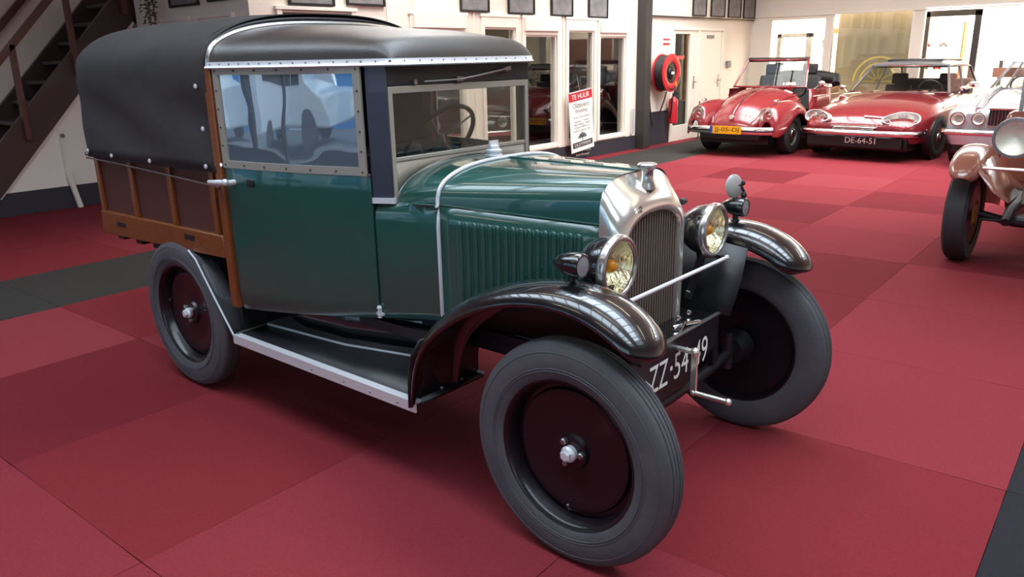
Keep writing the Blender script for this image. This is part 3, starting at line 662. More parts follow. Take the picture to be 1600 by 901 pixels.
for sg in (-1, 1):
    P = [(.094, .440), (.100, .442), (.170, .404), (.166, .396), (.14, .396), (.094, .425)]
    vs = [(x, sg*y, z) for z in (1.000, 1.487) for x, y in P]; n = len(P)
    MB().add(vs, [tuple(range(n)), tuple(range(2*n-1, n-1, -1))]+[(i, (i+1) % n, (i+1) % n+n, i+n) for i in range(n)]).build('windscreen_pillar', 'bluesheen', van_, smooth=30, bevel=.003)
    P = [(.094, .444), (.102, .446), (.178, .407), (.172, .392), (.14, .392), (.094, .42)]
    vs = [(x, sg*y, z) for z in (.985, 1.006) for x, y in P]
    MB().add(vs, [tuple(range(n)), tuple(range(2*n-1, n-1, -1))]+[(i, (i+1) % n, (i+1) % n+n, i+n) for i in range(n)]).build('pillar_foot', 'alu', van_, smooth=30)
    # side window
    rows_o = []
    def wp_(x, z, o=.010): return Vector((x, sg*(sy(x)+o), z))
    xa, xb, za, zb_ = -.632, .083, 1.086, 1.483; s = .030
    m = MB()
    def strip(xs, z0, z1):
        r = [[wp_(x, z0, .004), wp_(x, z0, .012), wp_(x, z1, .012), wp_(x, z1, .004)] for x in xs]; m.grid(r, closed=True, caps=True)
    strip(frange(xa, xb, 10), za, za+s); strip(frange(xa, xb, 10), zb_-s, zb_); strip((xa, xa+s), za+s, zb_-s); strip((xb-s, xb), za+s, zb_-s)
    sw = m.build('side_window_frame', 'aluframe', van_, smooth=25, merge=False)
    rows = [[wp_(x, z, .006) for z in frange(za+s*.6, zb_-s*.6, 8)] for x in frange(xa+s*.6, xb-s*.6, 12)]
    MB().grid(rows).build('window_pane', 'plastic' if sg < 0 else 'clearpane', sw)
    rv = MB()
    for x in frange(xa+.015, xb-.015, 7):
        for z in (za+.014, zb_-.014): rv.ball(wp_(x, z, .013), .0045, seg=6)
    for z in frange(za+.09, zb_-.09, 4):
        for x in (xa+.014, xb-.014): rv.ball(wp_(x, z, .013), .0045, seg=6)
    rv.build('rivets', 'column', sw, merge=False)['kind'] = 'stuff'
    if sg < 0:
        mc = MB(); mc.ball(wp_(xb+.012, za+.004, .014), .009, seg=8); mc.ball(wp_(xa-.012, za+.01, .014), .010, seg=8); mc.build('window_catch', 'chrome', sw)
    # wooden post behind the door
    MB().box(-.690, -.640, sg*.590, sg*.622, .478, 1.487).build('wooden_post', 'wood', van_, bevel=.004)
# roof
def RW(x): return smoothp([(-.66, .612), (-.2, .535), (.05, .452), (.19, .425)], x)
def RH(x): return interp([(-.66, .166), (-.1, .125), (.08, .098), (.2, .092)], x)
ZD = 1.490
xs_ = frange(-.655, .09, 14)+[.09+.105*math.sin(PI/2*k/12) for k in range(1, 13)]
rows = []
for x in xs_:
    g_ = 1 if x < .09 else max(0, 1-((x-.09)/.1051)**2.4)**(1/2.2); w = RW(x)*(1 if x < .06 else 1-.06*((x-.06)/.135)**2)
    rows.append([(x, y, z) for y, z in arch(w, ZD, ZD+max(.002, RH(x)*g_), interp([(-.6, 2.6), (-.1, 3.2), (.1, 3.8)], x), 48)])
rf = MB().grid(rows).build('roof', 'leather', van_, smooth=80)
MB().tube([(-.655, y*1.0, z+.004) for y, z in arch(.612, ZD-.005, ZD+.166, 2.6, 40)], .011, 8).build('roof_hoop', 'rim', rf)
# drip rail
path = [(x, -RW(x)*(1 if x < .06 else 1-.06*((x-.06)/.135)**2)-.004) for x in frange(-.66, .175, 16)]+[(.196, -.385), (.200, -.30)]
path = path+[(.202, 0)]+[(x, -y) for x, y in path[::-1]]
m = MB(); rows = []
for i, (x, y) in enumerate(path):
    a = Vector((*path[max(i-1, 0)], 0)); b = Vector((*path[min(i+1, len(path)-1)], 0)); d = (b-a).normalized(); n = Vector((d.y, -d.x, 0)); p = Vector((x, y, 0))
    rows.append([p+n*o+Vector((0, 0, z)) for o, z in ((-.004, 1.478), (.006, 1.476), (.014, 1.481), (.007, 1.490), (.005, 1.503), (-.004, 1.503))])
m.grid(rows, closed=True, caps=True); dr = m.build('drip_rail', 'alu', van_, smooth=40)
rv = MB()
for i in range(len(path)-1):
    a = Vector((*path[i], 1.494)); b = Vector((*path[i+1], 1.494)); d = (b-a); L_ = d.length; k = max(1, round(L_/.06)); n = Vector((d.y, -d.x, 0)).normalized()
    for q in range(k): rv.ball(a+d*(q+.5)/k+n*.007, .0035, seg=6)
rv.build('rail_pins', 'steel', dr, merge=False)['kind'] = 'stuff'
# canvas over the bed
xs_ = frange(-1.915, -.675, 22); rows = []; rn = random.Random(4)
for i, x in enumerate(xs_):
    t = (x+1.915)/1.24; w = .622+.010*math.sin(t*PI); sag = .006*math.cos(t*4*PI)
    zt = 1.700+.004*t-(.02 if i == 0 else 0)-sag*.6; A = arch(w-(.008 if i == 0 else 0), 1.46, zt, 2.5, 40)
    zlo = 1.052+.010*t
    L = [(w+.012*math.sin(q/7*PI)*math.sin(t*9+q*.6)-.010*math.sin(q/7*PI), zlo+(1.46-zlo)*q/8) for q in range(8)]
    rows.append([(x, y, z) for y, z in L]+[(x, y, z) for y, z in A]+[(x, -y, z) for y, z in L[::-1]])
cv = MB(); cv.grid(rows); n = len(rows[0])
bk = [Vector(p) for p in rows[0]]; cen = Vector((-1.93, 0, 1.35)); ins = [p.lerp(Vector((-1.93, p.y, p.z)), 1)*1 for p in bk]
cv.grid([bk, [Vector((-1.925, p.y*.985, p.z-(.012 if p.z > 1.3 else 0))) for p in bk]])
b2 = len(cv.v); cv.add([Vector((-1.925, p.y*.985, p.z-(.012 if p.z > 1.3 else 0))) for p in bk], [tuple(range(n))])
can = cv.build('canvas_cover', 'canvas', van_, smooth=50, solid=.004)
rows = [[(x, y, z) for y, z in arch(.612-.004*k, ZD-.01, ZD+.20-.006*k, 2.6, 40)] for k, x in enumerate((-.715, -.700, -.672))]
MB().grid(rows).build('canvas_roll', 'satin', can, solid=.012)
for x, z in ((-1.885, 1.085), (-1.62, 1.075), (-1.23, 1.075), (-.735, 1.085), (-.735, 1.41), (-.72, 1.24)):
    for s in (-1, 1): MB().ball((x, s*.634, z), .011, 1, .6, 1, 8).build('snap_fastener', 'alu', can)
cd_ = MB().tube([(-1.90, -.640, 1.050), (-1.5, -.640, 1.040), (-1.1, -.636, 1.024), (-.665, -.630, 1.005)], .004, 6); cd_.ball((-1.905, -.63, 1.07), .014, seg=8); cd_.ball((-.665, -.630, 1.005), .010, seg=8)
cd_.build('tie_cord', 'steel', van_, merge=False)
# bed
for sg in (-1, 1):
    bs = MB().box(-1.875, -.69, sg*.585, sg*.600, .76, 1.10).build('bed_side', 'panelbrown', van_)
    for x in (-1.862, -1.495, -1.115, -.745):
        MB().box(x-.018, x+.018, sg*.600, sg*.616, .775, 1.075).build('stile', 'wood', bs, bevel=.003)
    br = MB(); vs = []
    for x, z0, z1 in ((-1.885, .655, .775), (-.692, .692, .790)): vs += [(x, sg*.590, z0), (x, sg*.622, z0), (x, sg*.622, z1), (x, sg*.590, z1)]
    br.add(vs, [(0, 1, 2, 3), (7, 6, 5, 4), (0, 4, 5, 1), (1, 5, 6, 2), (2, 6, 7, 3), (3, 7, 4, 0)]); rl = br.build('bottom_rail', 'wood', bs, smooth=20, bevel=.004)
    for x, z in ((-1.66, .725), (-.98, .748)): MB().box(x-.045, x+.045, sg*.6215, sg*.6235, z-.012, z+.012).build('rail_slot', 'satin', rl)
MB().box(-1.885, -.69, -.585, .585, .77, .80).build('bed_floor', 'panelbrown', van_)
MB().box(-1.90, -1.88, -.60, .60, .66, 1.10).build('tailboard', 'wood', van_, bevel=.004)
for x in (-1.80, -1.60, -1.42): MB().box(x-.035, x+.035, -.575, .575, .625, .76).build('cross_beam', 'satin', van_, bevel=.004)
# running boards, valance, rear splash boards
def yi(x): return interp([(-.69, .470), (-.166, .425), (.149, .344), (.49, .30)], x)
for sg in (-1, 1):
    X = [-.672, -.166, .149, .50]
    rows = [[(x, sg*yi(x), .348), (x, sg*.618, .348)] for x in X]
    rb = MB().grid(rows).build('running_board', 'rubber' if False else 'satin', van_, solid=.012, offset=0)
    m = MB(); m.box(-.668, .49, sg*.612, sg*.645, .350, .357); m.box(-.668, .49, sg*.639, sg*.646, .318, .3575)
    m.build('board_edging', 'alu', rb, merge=False)
    m = MB(); pts = [(x, sg*yi(x), .357) for x in X]; m.tube(pts, .007, 6); m.build('board_inner_trim', 'alu', rb)
    MB().tube([(-.672, sg*.47, .357), (-.664, sg*.63, .357)], .006, 6).build('board_end_trim', 'steel', rb)
    rv = MB()
    for x in (-.1, .1, .25, .40): rv.ball((x, sg*.647, .335), .005, seg=6)
    rv.build('edging_screws', 'steel', rb, merge=False)['kind'] = 'stuff'
    rows = [[(x, sg*(yi(x)-.004), .345), (x, sg*(yi(x)-.008), .44), (x, sg*(yi(x)-.012), zb(x)+.05)] for x in (-.68, -.4, -.166, .0, .149, .3, .45)]
    MB().grid(rows).build('valance', 'black', van_, solid=.006, smooth=8)
    MB().box(-.70, -.672, sg*.36, sg*.585, .34, .62).build('valance_end', 'satin', van_)
    # rear splash board
    rows = [[(x, sg*y, z) for y in (.632, .38)] for x, z in ((-.985, .69), (-.93, .655), (-.80, .49), (-.675, .335))]
    sb = MB().grid(rows).build('rear_splash_board', 'satin', van_, solid=.008)
    MB().tube([(x, sg*.634, z) for x, z in ((-.985, .69), (-.93, .655), (-.80, .49), (-.675, .338))], .0045, 6).build('edge_trim', 'alu', sb)
    MB().box(-1.55, -.70, sg*.36, sg*.40, .45, .76).build('chassis_side_plate', 'satin', van_)
# front wings
CR = [(.462, .338), (.466, .43), (.484, .53), (.535, .625), (.61, .70), (.70, .762), (.80, .812), (.90, .846), (1.0, .866), (1.10, .872), (1.19, .862), (1.27, .835), (1.330, .796), (1.368, .757), (1.388, .727), (1.393, .708)]
def wing(sg):
    rows = []; rows2 = []
    SEC = [(.640, .062), (.658, .060), (.664, .052), (.658, .040), (.648, .024), (.625, .009), (.59, .001), (.555, 0), (.515, .003), (.478, .012), (.452, .028), (.440, .050), (.436, .075)]
    N = len(CR)
    for i, (x, z) in enumerate(CR):
        a = Vector(CR[max(0, i-1)]); b = Vector(CR[min(N-1, i+1)]); d = (b-a).normalized(); nn = Vector((d.y, -d.x))  # inward
        r = []; f = 1.0; e = 1.0
        if i >= N-5:
            q = (i-(N-5))/4; f = math.sqrt(max(.05, 1-(q*.93)**2.4)); e = 1-.35*q
        if i < 4: e = .45+.55*i/4
        for y, dd in SEC:
            yy = .553+(y-.553)*f; r.append((x+nn.x*dd*e, sg*yy, z+nn.y*dd*e))
        rows.append(r)
    w = MB().grid(rows).build('front_wing', 'black', van_, smooth=80, sub=1, solid=.006, offset=-1)
    # rear facing flat plate of the wing base reaching inwards
    rws = [[(x+.006, sg*y, z) for y in (.655, .30)] for x, z in ((.462, .335), (.466, .43), (.486, .53), (.535, .60))]
    MB().grid(rws).build('wing_base_plate', 'satin', w, solid=.006)
    # inner apron between wing and chassis
    rws = [[(x, sg*.438, z) , (x, sg*.40, quadT(z, .56, .5)), (x, sg*.315, .555)] for x, z in ((.50, .60), (.60, .665), (.70, .715), (.85, .775), (1.0, .80), (1.10, .80), (1.19, .79))]
    MB().grid(rws).build('inner_apron', 'satin', w, solid=.006)
    bl = MB()
    for y, z in ((.64, .36), (.50, .36), (.40, .36)): bl.ball((.478, sg*y, z), .009, seg=8)
    bl.build('base_bolts', 'steel', w, merge=False)
    return w
for sg in (-1, 1):
    wing(sg)
    # head lamps
    hl = MB().lathe([(.0001, -.135), (.03, -.132), (.062, -.105), (.088, -.06), (.096, -.02), (.097, 0)], (1.098, sg*.326, .868), (1, 0, 0), 36).build('head_lamp', 'black', van_, smooth=80)
    MB().lathe([(.094, -.012), (.101, -.010), (.104, 0), (.102, .012), (.096, .018), (.086, .018), (.083, .012)], (1.098, sg*.326, .868), (1, 0, 0), 40).build('lamp_rim', 'rim', hl, smooth=80)
    MB().lathe([(.086, .006), (.075, -.03), (.05, -.062), (.02, -.08), (.0001, -.083)], (1.098, sg*.326, .868), (1, 0, 0), 36).build('reflector', 'reflector', hl, smooth=80)
    MB().ball((1.075, sg*.326-.0, .868), .022, seg=12).build('bulb', 'amber', hl)
    MB().lathe([(.087, .012), (.06, .020), (.03, .024), (.0001, .025)], (1.098, sg*.326, .868), (1, 0, 0), 36).build('lens', 'lampglass', hl, smooth=80)
    st = MB(); st.cyl((1.06, sg*.326, .76), (1.06, sg*.326, .80), .02, .028, 12); st.bar((1.06, sg*.326, .77), (1.02, sg*.30, .60), .02, .03); st.build('lamp_bracket', 'black', hl, merge=False)
    # side lamps on the wings
    sl_ = MB().lathe([(.0001, -.090), (.012, -.086), (.027, -.062), (.035, -.035), (.038, -.008), (.037, .008), (.034, .014), (.031, .014)], (1.112, sg*.545, .922), (1, 0, 0), 24).build('side_lamp', 'black', van_, smooth=80)
    MB().lathe([(.031, .012), (.0001, .015)], (1.112, sg*.545, .922), (1, 0, 0), 24).build('side_lens', 'lensgrey', sl_)
    MB().lathe([(.022, 0), (.012, .008), (.010, .035)], (1.085, sg*.545, .866), (0, 0, 1), 14).build('lamp_stem', 'satin', sl_)
# round mirror on the far wing lamp
mr = MB().lathe([(.0001, -.006), (.042, -.006), (.047, 0), (.042, .006), (.0001, .006)], (1.072, .545, 1.000), (.86, -.30, .12), 28).build('wing_mirror', 'mirrorback', van_, smooth=60)
m = MB(); m.tube([(1.09, .575, .93), (1.10, .585, .97), (1.085, .572, 1.005), (1.07, .55, 1.0)], .006, 8); m.ball((1.092, .580, 1.01), .010, seg=8); m.ball((1.10, .575, .965), .013, seg=8); m.build('mirror_clamp', 'satin', mr, merge=False)
# bar between the lamps
m = MB().tube([(1.15, -.345, .768), (1.15, .345, .768)], .0075, 12); m.ball((1.15, .345, .768), .011, seg=8); m.ball((1.15, -.345, .768), .011, seg=8); m.build('lamp_bar', 'alu', van_, merge=False)
m = MB()
for sg in (-1, 1): m.bar((1.15, sg*.335, .768), (1.075, sg*.335, .775), .014, .014)
m.build('bar_bracket', 'black', van_, merge=False)
# front tray, number panel, crank
MB().box(.95, 1.145, -.31, .31, .550, .556).build('front_tray', 'black', van_, bevel=.002)
m = MB(); vs = [(x, y, z) for x in (1.140, 1.149) for y, z in ((-.315, .558), (.312, .558), (.312, .44), (.15, .40), (.06, .352), (-.315, .352))]; n = 6
fp = m.add(vs, [tuple(range(n)), tuple(range(2*n-1, n-1, -1))]+[(i, (i+1) % n, (i+1) % n+n, i+n) for i in range(n)]).build('number_panel', 'satin', van_, smooth=20)
MB().box(1.136, 1.154, -.318, .315, .556, .562).build('panel_edge', 'steel', fp, bevel=.002)
def plate_text(s, y0, y1): text('plate_number', s, (1.150, (y0+y1)/2, .452), (0, 1, 0), (0, 0, 1), .098, 'whitepanel', fp, y1-y0, ext=.0008)
plate_text('ZZ', -.196, -.072); plate_text('54', -.028, .076); plate_text('49', .118, .222)
MB().box(1.1495, 1.151, -.054, -.040, .446, .460).build('plate_dash', 'whitepanel', fp)
m = MB(); m.cyl((1.10, -.004, .515), (1.215, -.004, .515), .010, seg=12); m.ball((1.215, -.004, .515), .017, seg=10); m.bar((1.215, -.004, .515), (1.215, -.004, .365), .012, .020, (1, 0, 0)); m.ball((1.215, -.004, .365), .012, seg=10)
m.cyl((1.215, -.004, .365), (1.345, -.004, .365), .009, seg=12); m.ball((1.345, -.004, .365), .013, seg=10); m.build('starting_crank', 'nickel', van_, merge=False)
m = MB(); m.tube([(1.152, -.31, .53), (1.160, -.26, .485), (1.160, -.19, .430)], .006, 8); m.build('rod_end', 'alu', fp)
m = MB(); m.tube([(1.10, .05, .565), (1.13, .10, .575), (1.145, .16, .568)], .007, 8); m.tube([(1.145, .02, .568), (1.125, .09, .580)], .006, 8); m.build('bonnet_catch', 'chrome', van_, merge=False)
for y in (.15, .23): MB().ball((1.065, y, .568), .011, seg=8).build('tray_bolt', 'chrome', van_)
# chassis
for sg in (-1, 1):
    m = MB(); m.box(-1.86, 1.13, sg*.29, sg*.33, .47, .545); m.build('chassis_rail', 'satin', van_)
    m = MB()
    for k in range(5): m.bar((1.14-.0*k, sg*.31, .46-.012*k), (.70+.06*k, sg*.31, .43-.012*k), .035, .010)
    m.bar((1.12, sg*.31, .47), (1.125, sg*.31, .36), .04, .04); m.build('leaf_spring', 'satin', van_, merge=False)
m = MB(); m.tube([(1.125, -.52, .357), (1.125, -.30, .33), (1.125, 0, .32), (1.125, .30, .33), (1.125, .52, .357)], .022, 10); m.tube([(1.02, -.48, .33), (1.02, .48, .33)], .010, 8)
for sg in (-1, 1):
    m.cyl((1.125, sg*.455, .29), (1.125, sg*.455, .44), .024, seg=12); m.tube([(1.125, sg*.47, .36), (1.07, sg*.46, .345), (1.02, sg*.44, .33)], .012, 8); m.cyl((1.125, sg*.47, .357), (1.125, sg*.55, .357), .055, .07, 16)
m.build('front_axle', 'satin', van_, merge=False)
m = MB(); m.cyl((-1.125, -.52, .357), (-1.125, .52, .357), .035, seg=12); m.ball((-1.125, 0, .357), .10, seg=12)
for sg in (-1, 1): m.cyl((-1.125, sg*.44, .357), (-1.125, sg*.53, .357), .12, seg=20); m.bar((-1.125, sg*.31, .40), (-.55, sg*.31, .50), .05, .05)
m.build('rear_axle', 'satin', van_, merge=False)
MB().box(.30, .96, -.20, .20, .40, .95).build('engine_block', 'satin', van_, bevel=.02)
MB().box(-.655, .38, -.40, .40, .46, .50).build('cab_floor', 'satin', van_)
MB().box(.10, .13, -.37, .37, .55, 1.06).build('dashboard', 'satin', van_, bevel=.01)
MB().box(-.64, -.62, -.56, .56, .50, 1.10).build('cab_rear_panel', 'satin', van_)
m = MB(); m.box(-.60, -.20, -.42, .42, .62, .78); m.build('seat_cushion', 'seat', van_, bevel=.03); MB().box(-.62, -.52, -.42, .42, .78, 1.10).build('seat_back', 'seat', van_, bevel=.03)
sw = MB(); c0 = Vector((-.20, .215, 1.145)); ax = Vector((-.80, 0, .60)).normalized(); e1 = Vector((0, 1, 0)); e2 = ax.cross(e1).normalized()
sw.tube([c0+.19*(e1*math.cos(2*PI*k/32)+e2*math.sin(2*PI*k/32)) for k in range(32)], .011, 8, closed=True)
so = sw.build('steering_wheel', 'blacktrim', van_)
m = MB()
for k in range(4): a = PI/4+k*PI/2; m.bar(c0, c0+.19*(e1*math.cos(a)+e2*math.sin(a)), .012, .006)
m.ball(c0, .028, seg=10); m.build('spokes', 'steel', so, merge=False)
MB().cyl(c0, c0-ax*.55, .014, seg=10).build('steering_column', 'steel', so)
# wheels
def make_wheel():
    prof = [(.0001, .012), (.030, .012), (.052, .010), (.058, -.002), (.10, -.006), (.165, -.002), (.186, .006), (.196, .004), (.203, -.010), (.214, -.010), (.221, .012), (.226, .034), (.233, .044), (.239, .046), (.240, .040), (.232, .030)]
    back = [(.232, -.030), (.240, -.044), (.233, -.044), (.222, -.030), (.214, -.014), (.10, -.010), (.0001, -.010)]
    w = MB().lathe(prof+back, (0, 0, 0), (0, -1, 0), 64).build('wheel', 'disc', van_, smooth=45)
    tp = [(.233, .038), (.242, .046), (.262, .0515), (.290, .054), (.316, .052), (.3335, .0475), (.3345, .0470), (.3445, .0415), (.3455, .041), (.352, .033), (.3535, .030), (.3505, .0285), (.3505, .0265), (.3555, .025), (.3565, .017), (.3525, .0155), (.3525, .0135), (.357, .012), (.3573, .005), (.3535, .004), (.3535, .002)]
    tp = tp+[(r, -h) for r, h in tp[::-1]]
    MB().lathe(tp, (0, 0, 0), (0, -1, 0), 80).build('tyre', 'rubber', w, smooth=50)
    m = MB()
    for r in (.268, .276, .325): m.lathe([(r-.0015, .0522 if r < .3 else .0500), (r, .0545 if r < .3 else .0515), (r+.0015, .0528 if r < .3 else .0495)], (0, 0, 0), (0, -1, 0), 64)
    m.build('sidewall_rings', 'rubber', w, merge=False)
    n = MB(); n.lathe([(.0001, .048), (.013, .048), (.019, .045), (.019, .022), (.0001, .022)], (0, 0, 0), (0, -1, 0), 6); n.lathe([(.024, .010), (.026, .028), (.020, .034), (.0001, .034)], (0, 0, 0), (0, -1, 0), 20); n.build('hub_nut', 'alu', w, smooth=20, merge=False)
    for k in range(3):
        a = 2*PI*k/3+.6; b = MB(); b.lathe([(.0001, .026), (.008, .026), (.011, .022), (.011, .004)], (.040*math.cos(a), 0, .040*math.sin(a)), (0, -1, 0), 8); b.build('wheel_nut', 'steel', w, smooth=30)
    MB().tube([(.20*math.cos(-1.1), -.004, .20*math.sin(-1.1)), (.19*math.cos(-1.1), -.018, .19*math.sin(-1.1)), (.175*math.cos(-1.1), -.022, .175*math.sin(-1.1))], .004, 6).build('valve', 'steel', w)
    return w
w0 = make_wheel(); w0.location = (1.125, -.590, .357); w0.rotation_euler = (0, .5, 0)
for (x, y, rz, ry) in ((-1.125, -.582, 0, 2.2), (1.125, .590, PI, 1.0), (-1.125, .582, PI, 0)):
    c = copy_tree(w0, van_); c.location = (x, y, .357); c.rotation_euler = (0, ry, rz)
# ------------------------------------------------------------ BACKGROUND CARS (local +X forward, scale .97)
def body_loft(secs, zb, k=20, n0=2.4):
    rows = []
    for s in secs:
        x, w, zs, zt = s[:4]; n = s[4] if len(s) > 4 else n0; b = s[5] if len(s) > 5 else zb
        rows.append([(x, w*.93, b), (x, w, b+(zs-b)*.35), (x, w, b+(zs-b)*.75)]+[(x, y, z) for y, z in arch(w, zs, zt, n, k)]+[(x, -w, b+(zs-b)*.75), (x, -w, b+(zs-b)*.35), (x, -w*.93, b)])
    return MB().grid(rows, caps=False).add(rows[0], [tuple(range(len(rows[0])))]).add(rows[-1], [tuple(range(len(rows[-1])))])
def car_wheel(t, x, y, r, w, rimr, rimm='steel', name='wheel'):
    s = 1 if y > 0 else -1
    o = MB().lathe([(.0001, .3*w), (rimr*.4, .42*w), (rimr*.55, .30*w), (rimr*.9, .28*w), (rimr, .42*w), (rimr+.01, .46*w), (rimr, -.4*w), (.0001, -.4*w)], (0, 0, 0), (0, s, 0), 32).build('wheel', rimm, t, loc=(x, y, r))
    MB().lathe([(rimr, .44*w), (rimr+.03, .5*w), (r-.02, .48*w), (r, .36*w), (r, -.36*w), (r-.02, -.5*w), (rimr, -.45*w)], (0, 0, 0), (0, s, 0), 32).build('tyre', 'tyreold', o)
    MB().lathe([(.0001, .5*w), (rimr*.35, .48*w), (rimr*.38, .40*w)], (0, 0, 0), (0, s, 0), 20).build('hub_cap', 'chrome', o)
    return o
def round_lamp(t, x, y, z, r, ax=(1, 0, 0), depth=.12, shell='chrome'):
    o = MB().lathe([(.0001, -depth), (r*.75, -depth*.6), (r, -.01), (r*1.08, 0), (r*1.06, .014), (r*.92, .014)], (x, y, z), ax, 28).build('head_lamp', shell, t, smooth=60)
    MB().lathe([(r*.92, .0), (r*.5, -.035), (.0001, -.045)], (x, y, z), ax, 24).build('reflector', 'carreflector', o, smooth=60)
    MB().lathe([(r*.93, .012), (r*.6, .026), (.0001, .034)], (x, y, z), ax, 24).build('lens', 'lampglass', o, smooth=60)
    return o
def greenhouse(t, base, top, zr, roofm, paint, n=3.2, split=True, pill=.022):
    """base/top: (x_front, x_rear, half_front, half_rear, z_front, z_rear)"""
    bx0, bx1, bw0, bw1, bz0, bz1 = base; tx0, tx1, tw0, tw1, tz0, tz1 = top
    B = [Vector((bx0, bw0*a, bz0)) for a in (1, .5, 0, -.5, -1)]; Tt = [Vector((tx0, tw0*a, tz0)) for a in (1, .5, 0, -.5, -1)]
    for L_, d in ((B, .10), (Tt, .06)):
        for i, a in enumerate((0, .75, 1, .75, 0)): L_[i].x += d*a
    MB().grid([B, Tt]).build('windscreen', 'clearpane', t, smooth=60)
    fr = MB(); fr.tube(B+Tt[::-1], .014, 6, closed=True); fr.build('windscreen_trim', 'chrome', t)
    R0 = [Vector((bx1, bw1*a, bz1)) for a in (1, 0, -1)]; R1 = [Vector((tx1, tw1*a, tz1)) for a in (1, 0, -1)]
    MB().grid([R0, R1]).build('rear_window', 'clearpane', t)
    for s in (-1, 1):
        MB().grid([[Vector((quadT(bx0, bx1, q), s*quadT(bw0, bw1, q), quadT(bz0, bz1, q))) for q in (0.04, .5, .97)], [Vector((quadT(tx0, tx1, q), s*quadT(tw0, tw1, q), quadT(tz0, tz1, q))) for q in (.04, .5, .97)]]).build('side_window', 'clearpane', t)
        for q in (0, .47, 1):
            m = MB(); m.bar((quadT(bx0, bx1, q), s*quadT(bw0, bw1, q), quadT(bz0, bz1, q)-.02), (quadT(tx0, tx1, q), s*quadT(tw0, tw1, q), quadT(tz0, tz1, q)+.01), pill*1.6, pill); m.build('roof_pillar', paint, t, merge=False)
    rows = []
    for x in frange(tx0+.05, tx1-.03, 10):
        q = (tx0+.05-x)/(tx0-tx1+.08); w = quadT(tw0, tw1, q)+.02; e = 1-abs(2*q-1)**4; rows.append([(x, y, z) for y, z in arch(w, quadT(tz0, tz1, q)-.01, quadT(tz0, tz1, q)+.01+(zr-tz0)*max(.12, e), n, 18)])
    return MB().grid(rows).add(rows[0], [tuple(range(19))]).add(rows[-1], [tuple(range(19))]).build('roof', roofm, t, smooth=60)
def seats(t, x, y, z=.55, h=.55, m='seat'):
    s = MB(); s.box(x-.12, x+.4, y-.22, y+.22, z-.1, z+.05); s.build('seat', m, t, bevel=.03)
    b = MB(); b.bar((x-.10, y, z), (x-.25, y, z+h), .42, .10, (1, 0, 0)); b.bar((x-.25, y, z+h+.02), (x-.27, y, z+h+.2), .26, .08, (1, 0, 0)); b.build('seat_back', m, t, bevel=.03, merge=False)
def swheel(t, x, y, z, r=.19):
    c0 = Vector((x, y, z)); ax = Vector((-.85, 0, .5)).normalized(); e1 = Vector((0, 1, 0)); e2 = ax.cross(e1)
    m = MB(); m.tube([c0+r*(e1*math.cos(2*PI*k/24)+e2*math.sin(2*PI*k/24)) for k in range(24)], .013, 6, closed=True); m.bar(c0-e1*r, c0+e1*r, .03, .01); m.bar(c0, c0-ax*.4, .03); m.build('steering_wheel', 'blacktrim', t, merge=False)

# ---- red convertible
t = thing('red_convertible', 'round bodied red convertible with its top down and a yellow number plate', 'car', (-2.83, 9.60, 0), -PI/2, scale=.95)
secs = [(.74, .30, .40, .47), (.70, .36, .42, .56), (.60, .42, .46, .68), (.42, .46, .55, .80), (.15, .51, .62, .90), (-.15, .56, .68, .965), (-.45, .61, .72, 1.0), (-.66, .66, .78, 1.02)]
b = body_loft(secs, .32, 22, 2.1).build('bonnet_body', 'redpaint', t, smooth=70, sub=1)
MB().tube([(x+.01, 0, zt+.012) for x, w, zs, zt in secs[1:]], .008, 6).build('bonnet_trim', 'chrome', b)
MB().cyl((.70, 0, .60), (.73, 0, .605), .035, seg=14).build('bonnet_handle', 'chrome', b)
for s in (-1, 1):
    MB().tube([(x+.012, s*w*.86, quadT(zs, zt, .52)+.012) for x, w, zs, zt in secs[1:]], .006, 6).build('bonnet_edge', 'redpaint', b)
rows = []
for x, w, z0, z1 in ((-.64, .70, .30, .97), (-.9, .74, .28, .97), (-1.4, .76, .28, .96), (-1.9, .75, .28, .98)): rows.append([(x, w, z0), (x, w+.015, .6), (x, w-.01, z1), (x, w-.06, z1)])
for s in (-1, 1):
    MB().grid([[(x, s*y, z) for x, y, z in r] for r in rows]).build('door_panel', 'redpaint', t, solid=.01)
    MB().tube([(-.70, s*.745, .86), (-1.85, s*.765, .86)], .007, 6).build('waist_trim', 'chrome', t)
    MB().box(-1.95, -.6, s*.70, s*.80, .22, .30).build('running_board', 'blacktrim', t, bevel=.01)
    # front wing
    R = []
    for x, hw, zt, zl in ((.765, .08, .54, .32), (.745, .14, .64, .31), (.66, .18, .74, .31), (.50, .205, .80, .36), (.28, .215, .83, .56), (0, .215, .84, .66), (-.28, .21, .81, .56), (-.45, .20, .73, .38), (-.62, .17, .55, .28), (-.80, .12, .36, .26)):
        c = .60; R.append([(x, s*(c+hw*math.cos(a)), zl+(zt-zl)*max(0, math.sin(a))**.75) for a in [PI*q/14 for q in range(15)]])
    MB().grid(R).build('front_wing', 'redpaint', t, smooth=80, sub=1, solid=.01)
    R = []
    for x, hw, zt, zl in ((-1.75, .10, .40, .26), (-1.95, .17, .62, .32), (-2.15, .2, .78, .55), (-2.4, .21, .84, .66), (-2.65, .2, .80, .56), (-2.9, .17, .62, .34), (-3.02, .1, .5, .4)):
        R.append([(x, s*(.63+hw*math.cos(a)), zl+(zt-zl)*max(0, math.sin(a))**.75) for a in [PI*q/14 for q in range(15)]])
    MB().grid(R).build('rear_wing', 'redpaint', t, smooth=80, sub=1, solid=.01)
    round_lamp(t, .735, s*.565, .655, .098, (1, 0, .06), .1)
    MB().ball((.45, s*.60, .845), .045, 1.6, .8, .5, 12).build('indicator', 'amber' if False else 'chrome', t)
    car_wheel(t, 0, s*.655, .325, .17, .19); car_wheel(t, -2.4, s*.68, .325, .17, .19)
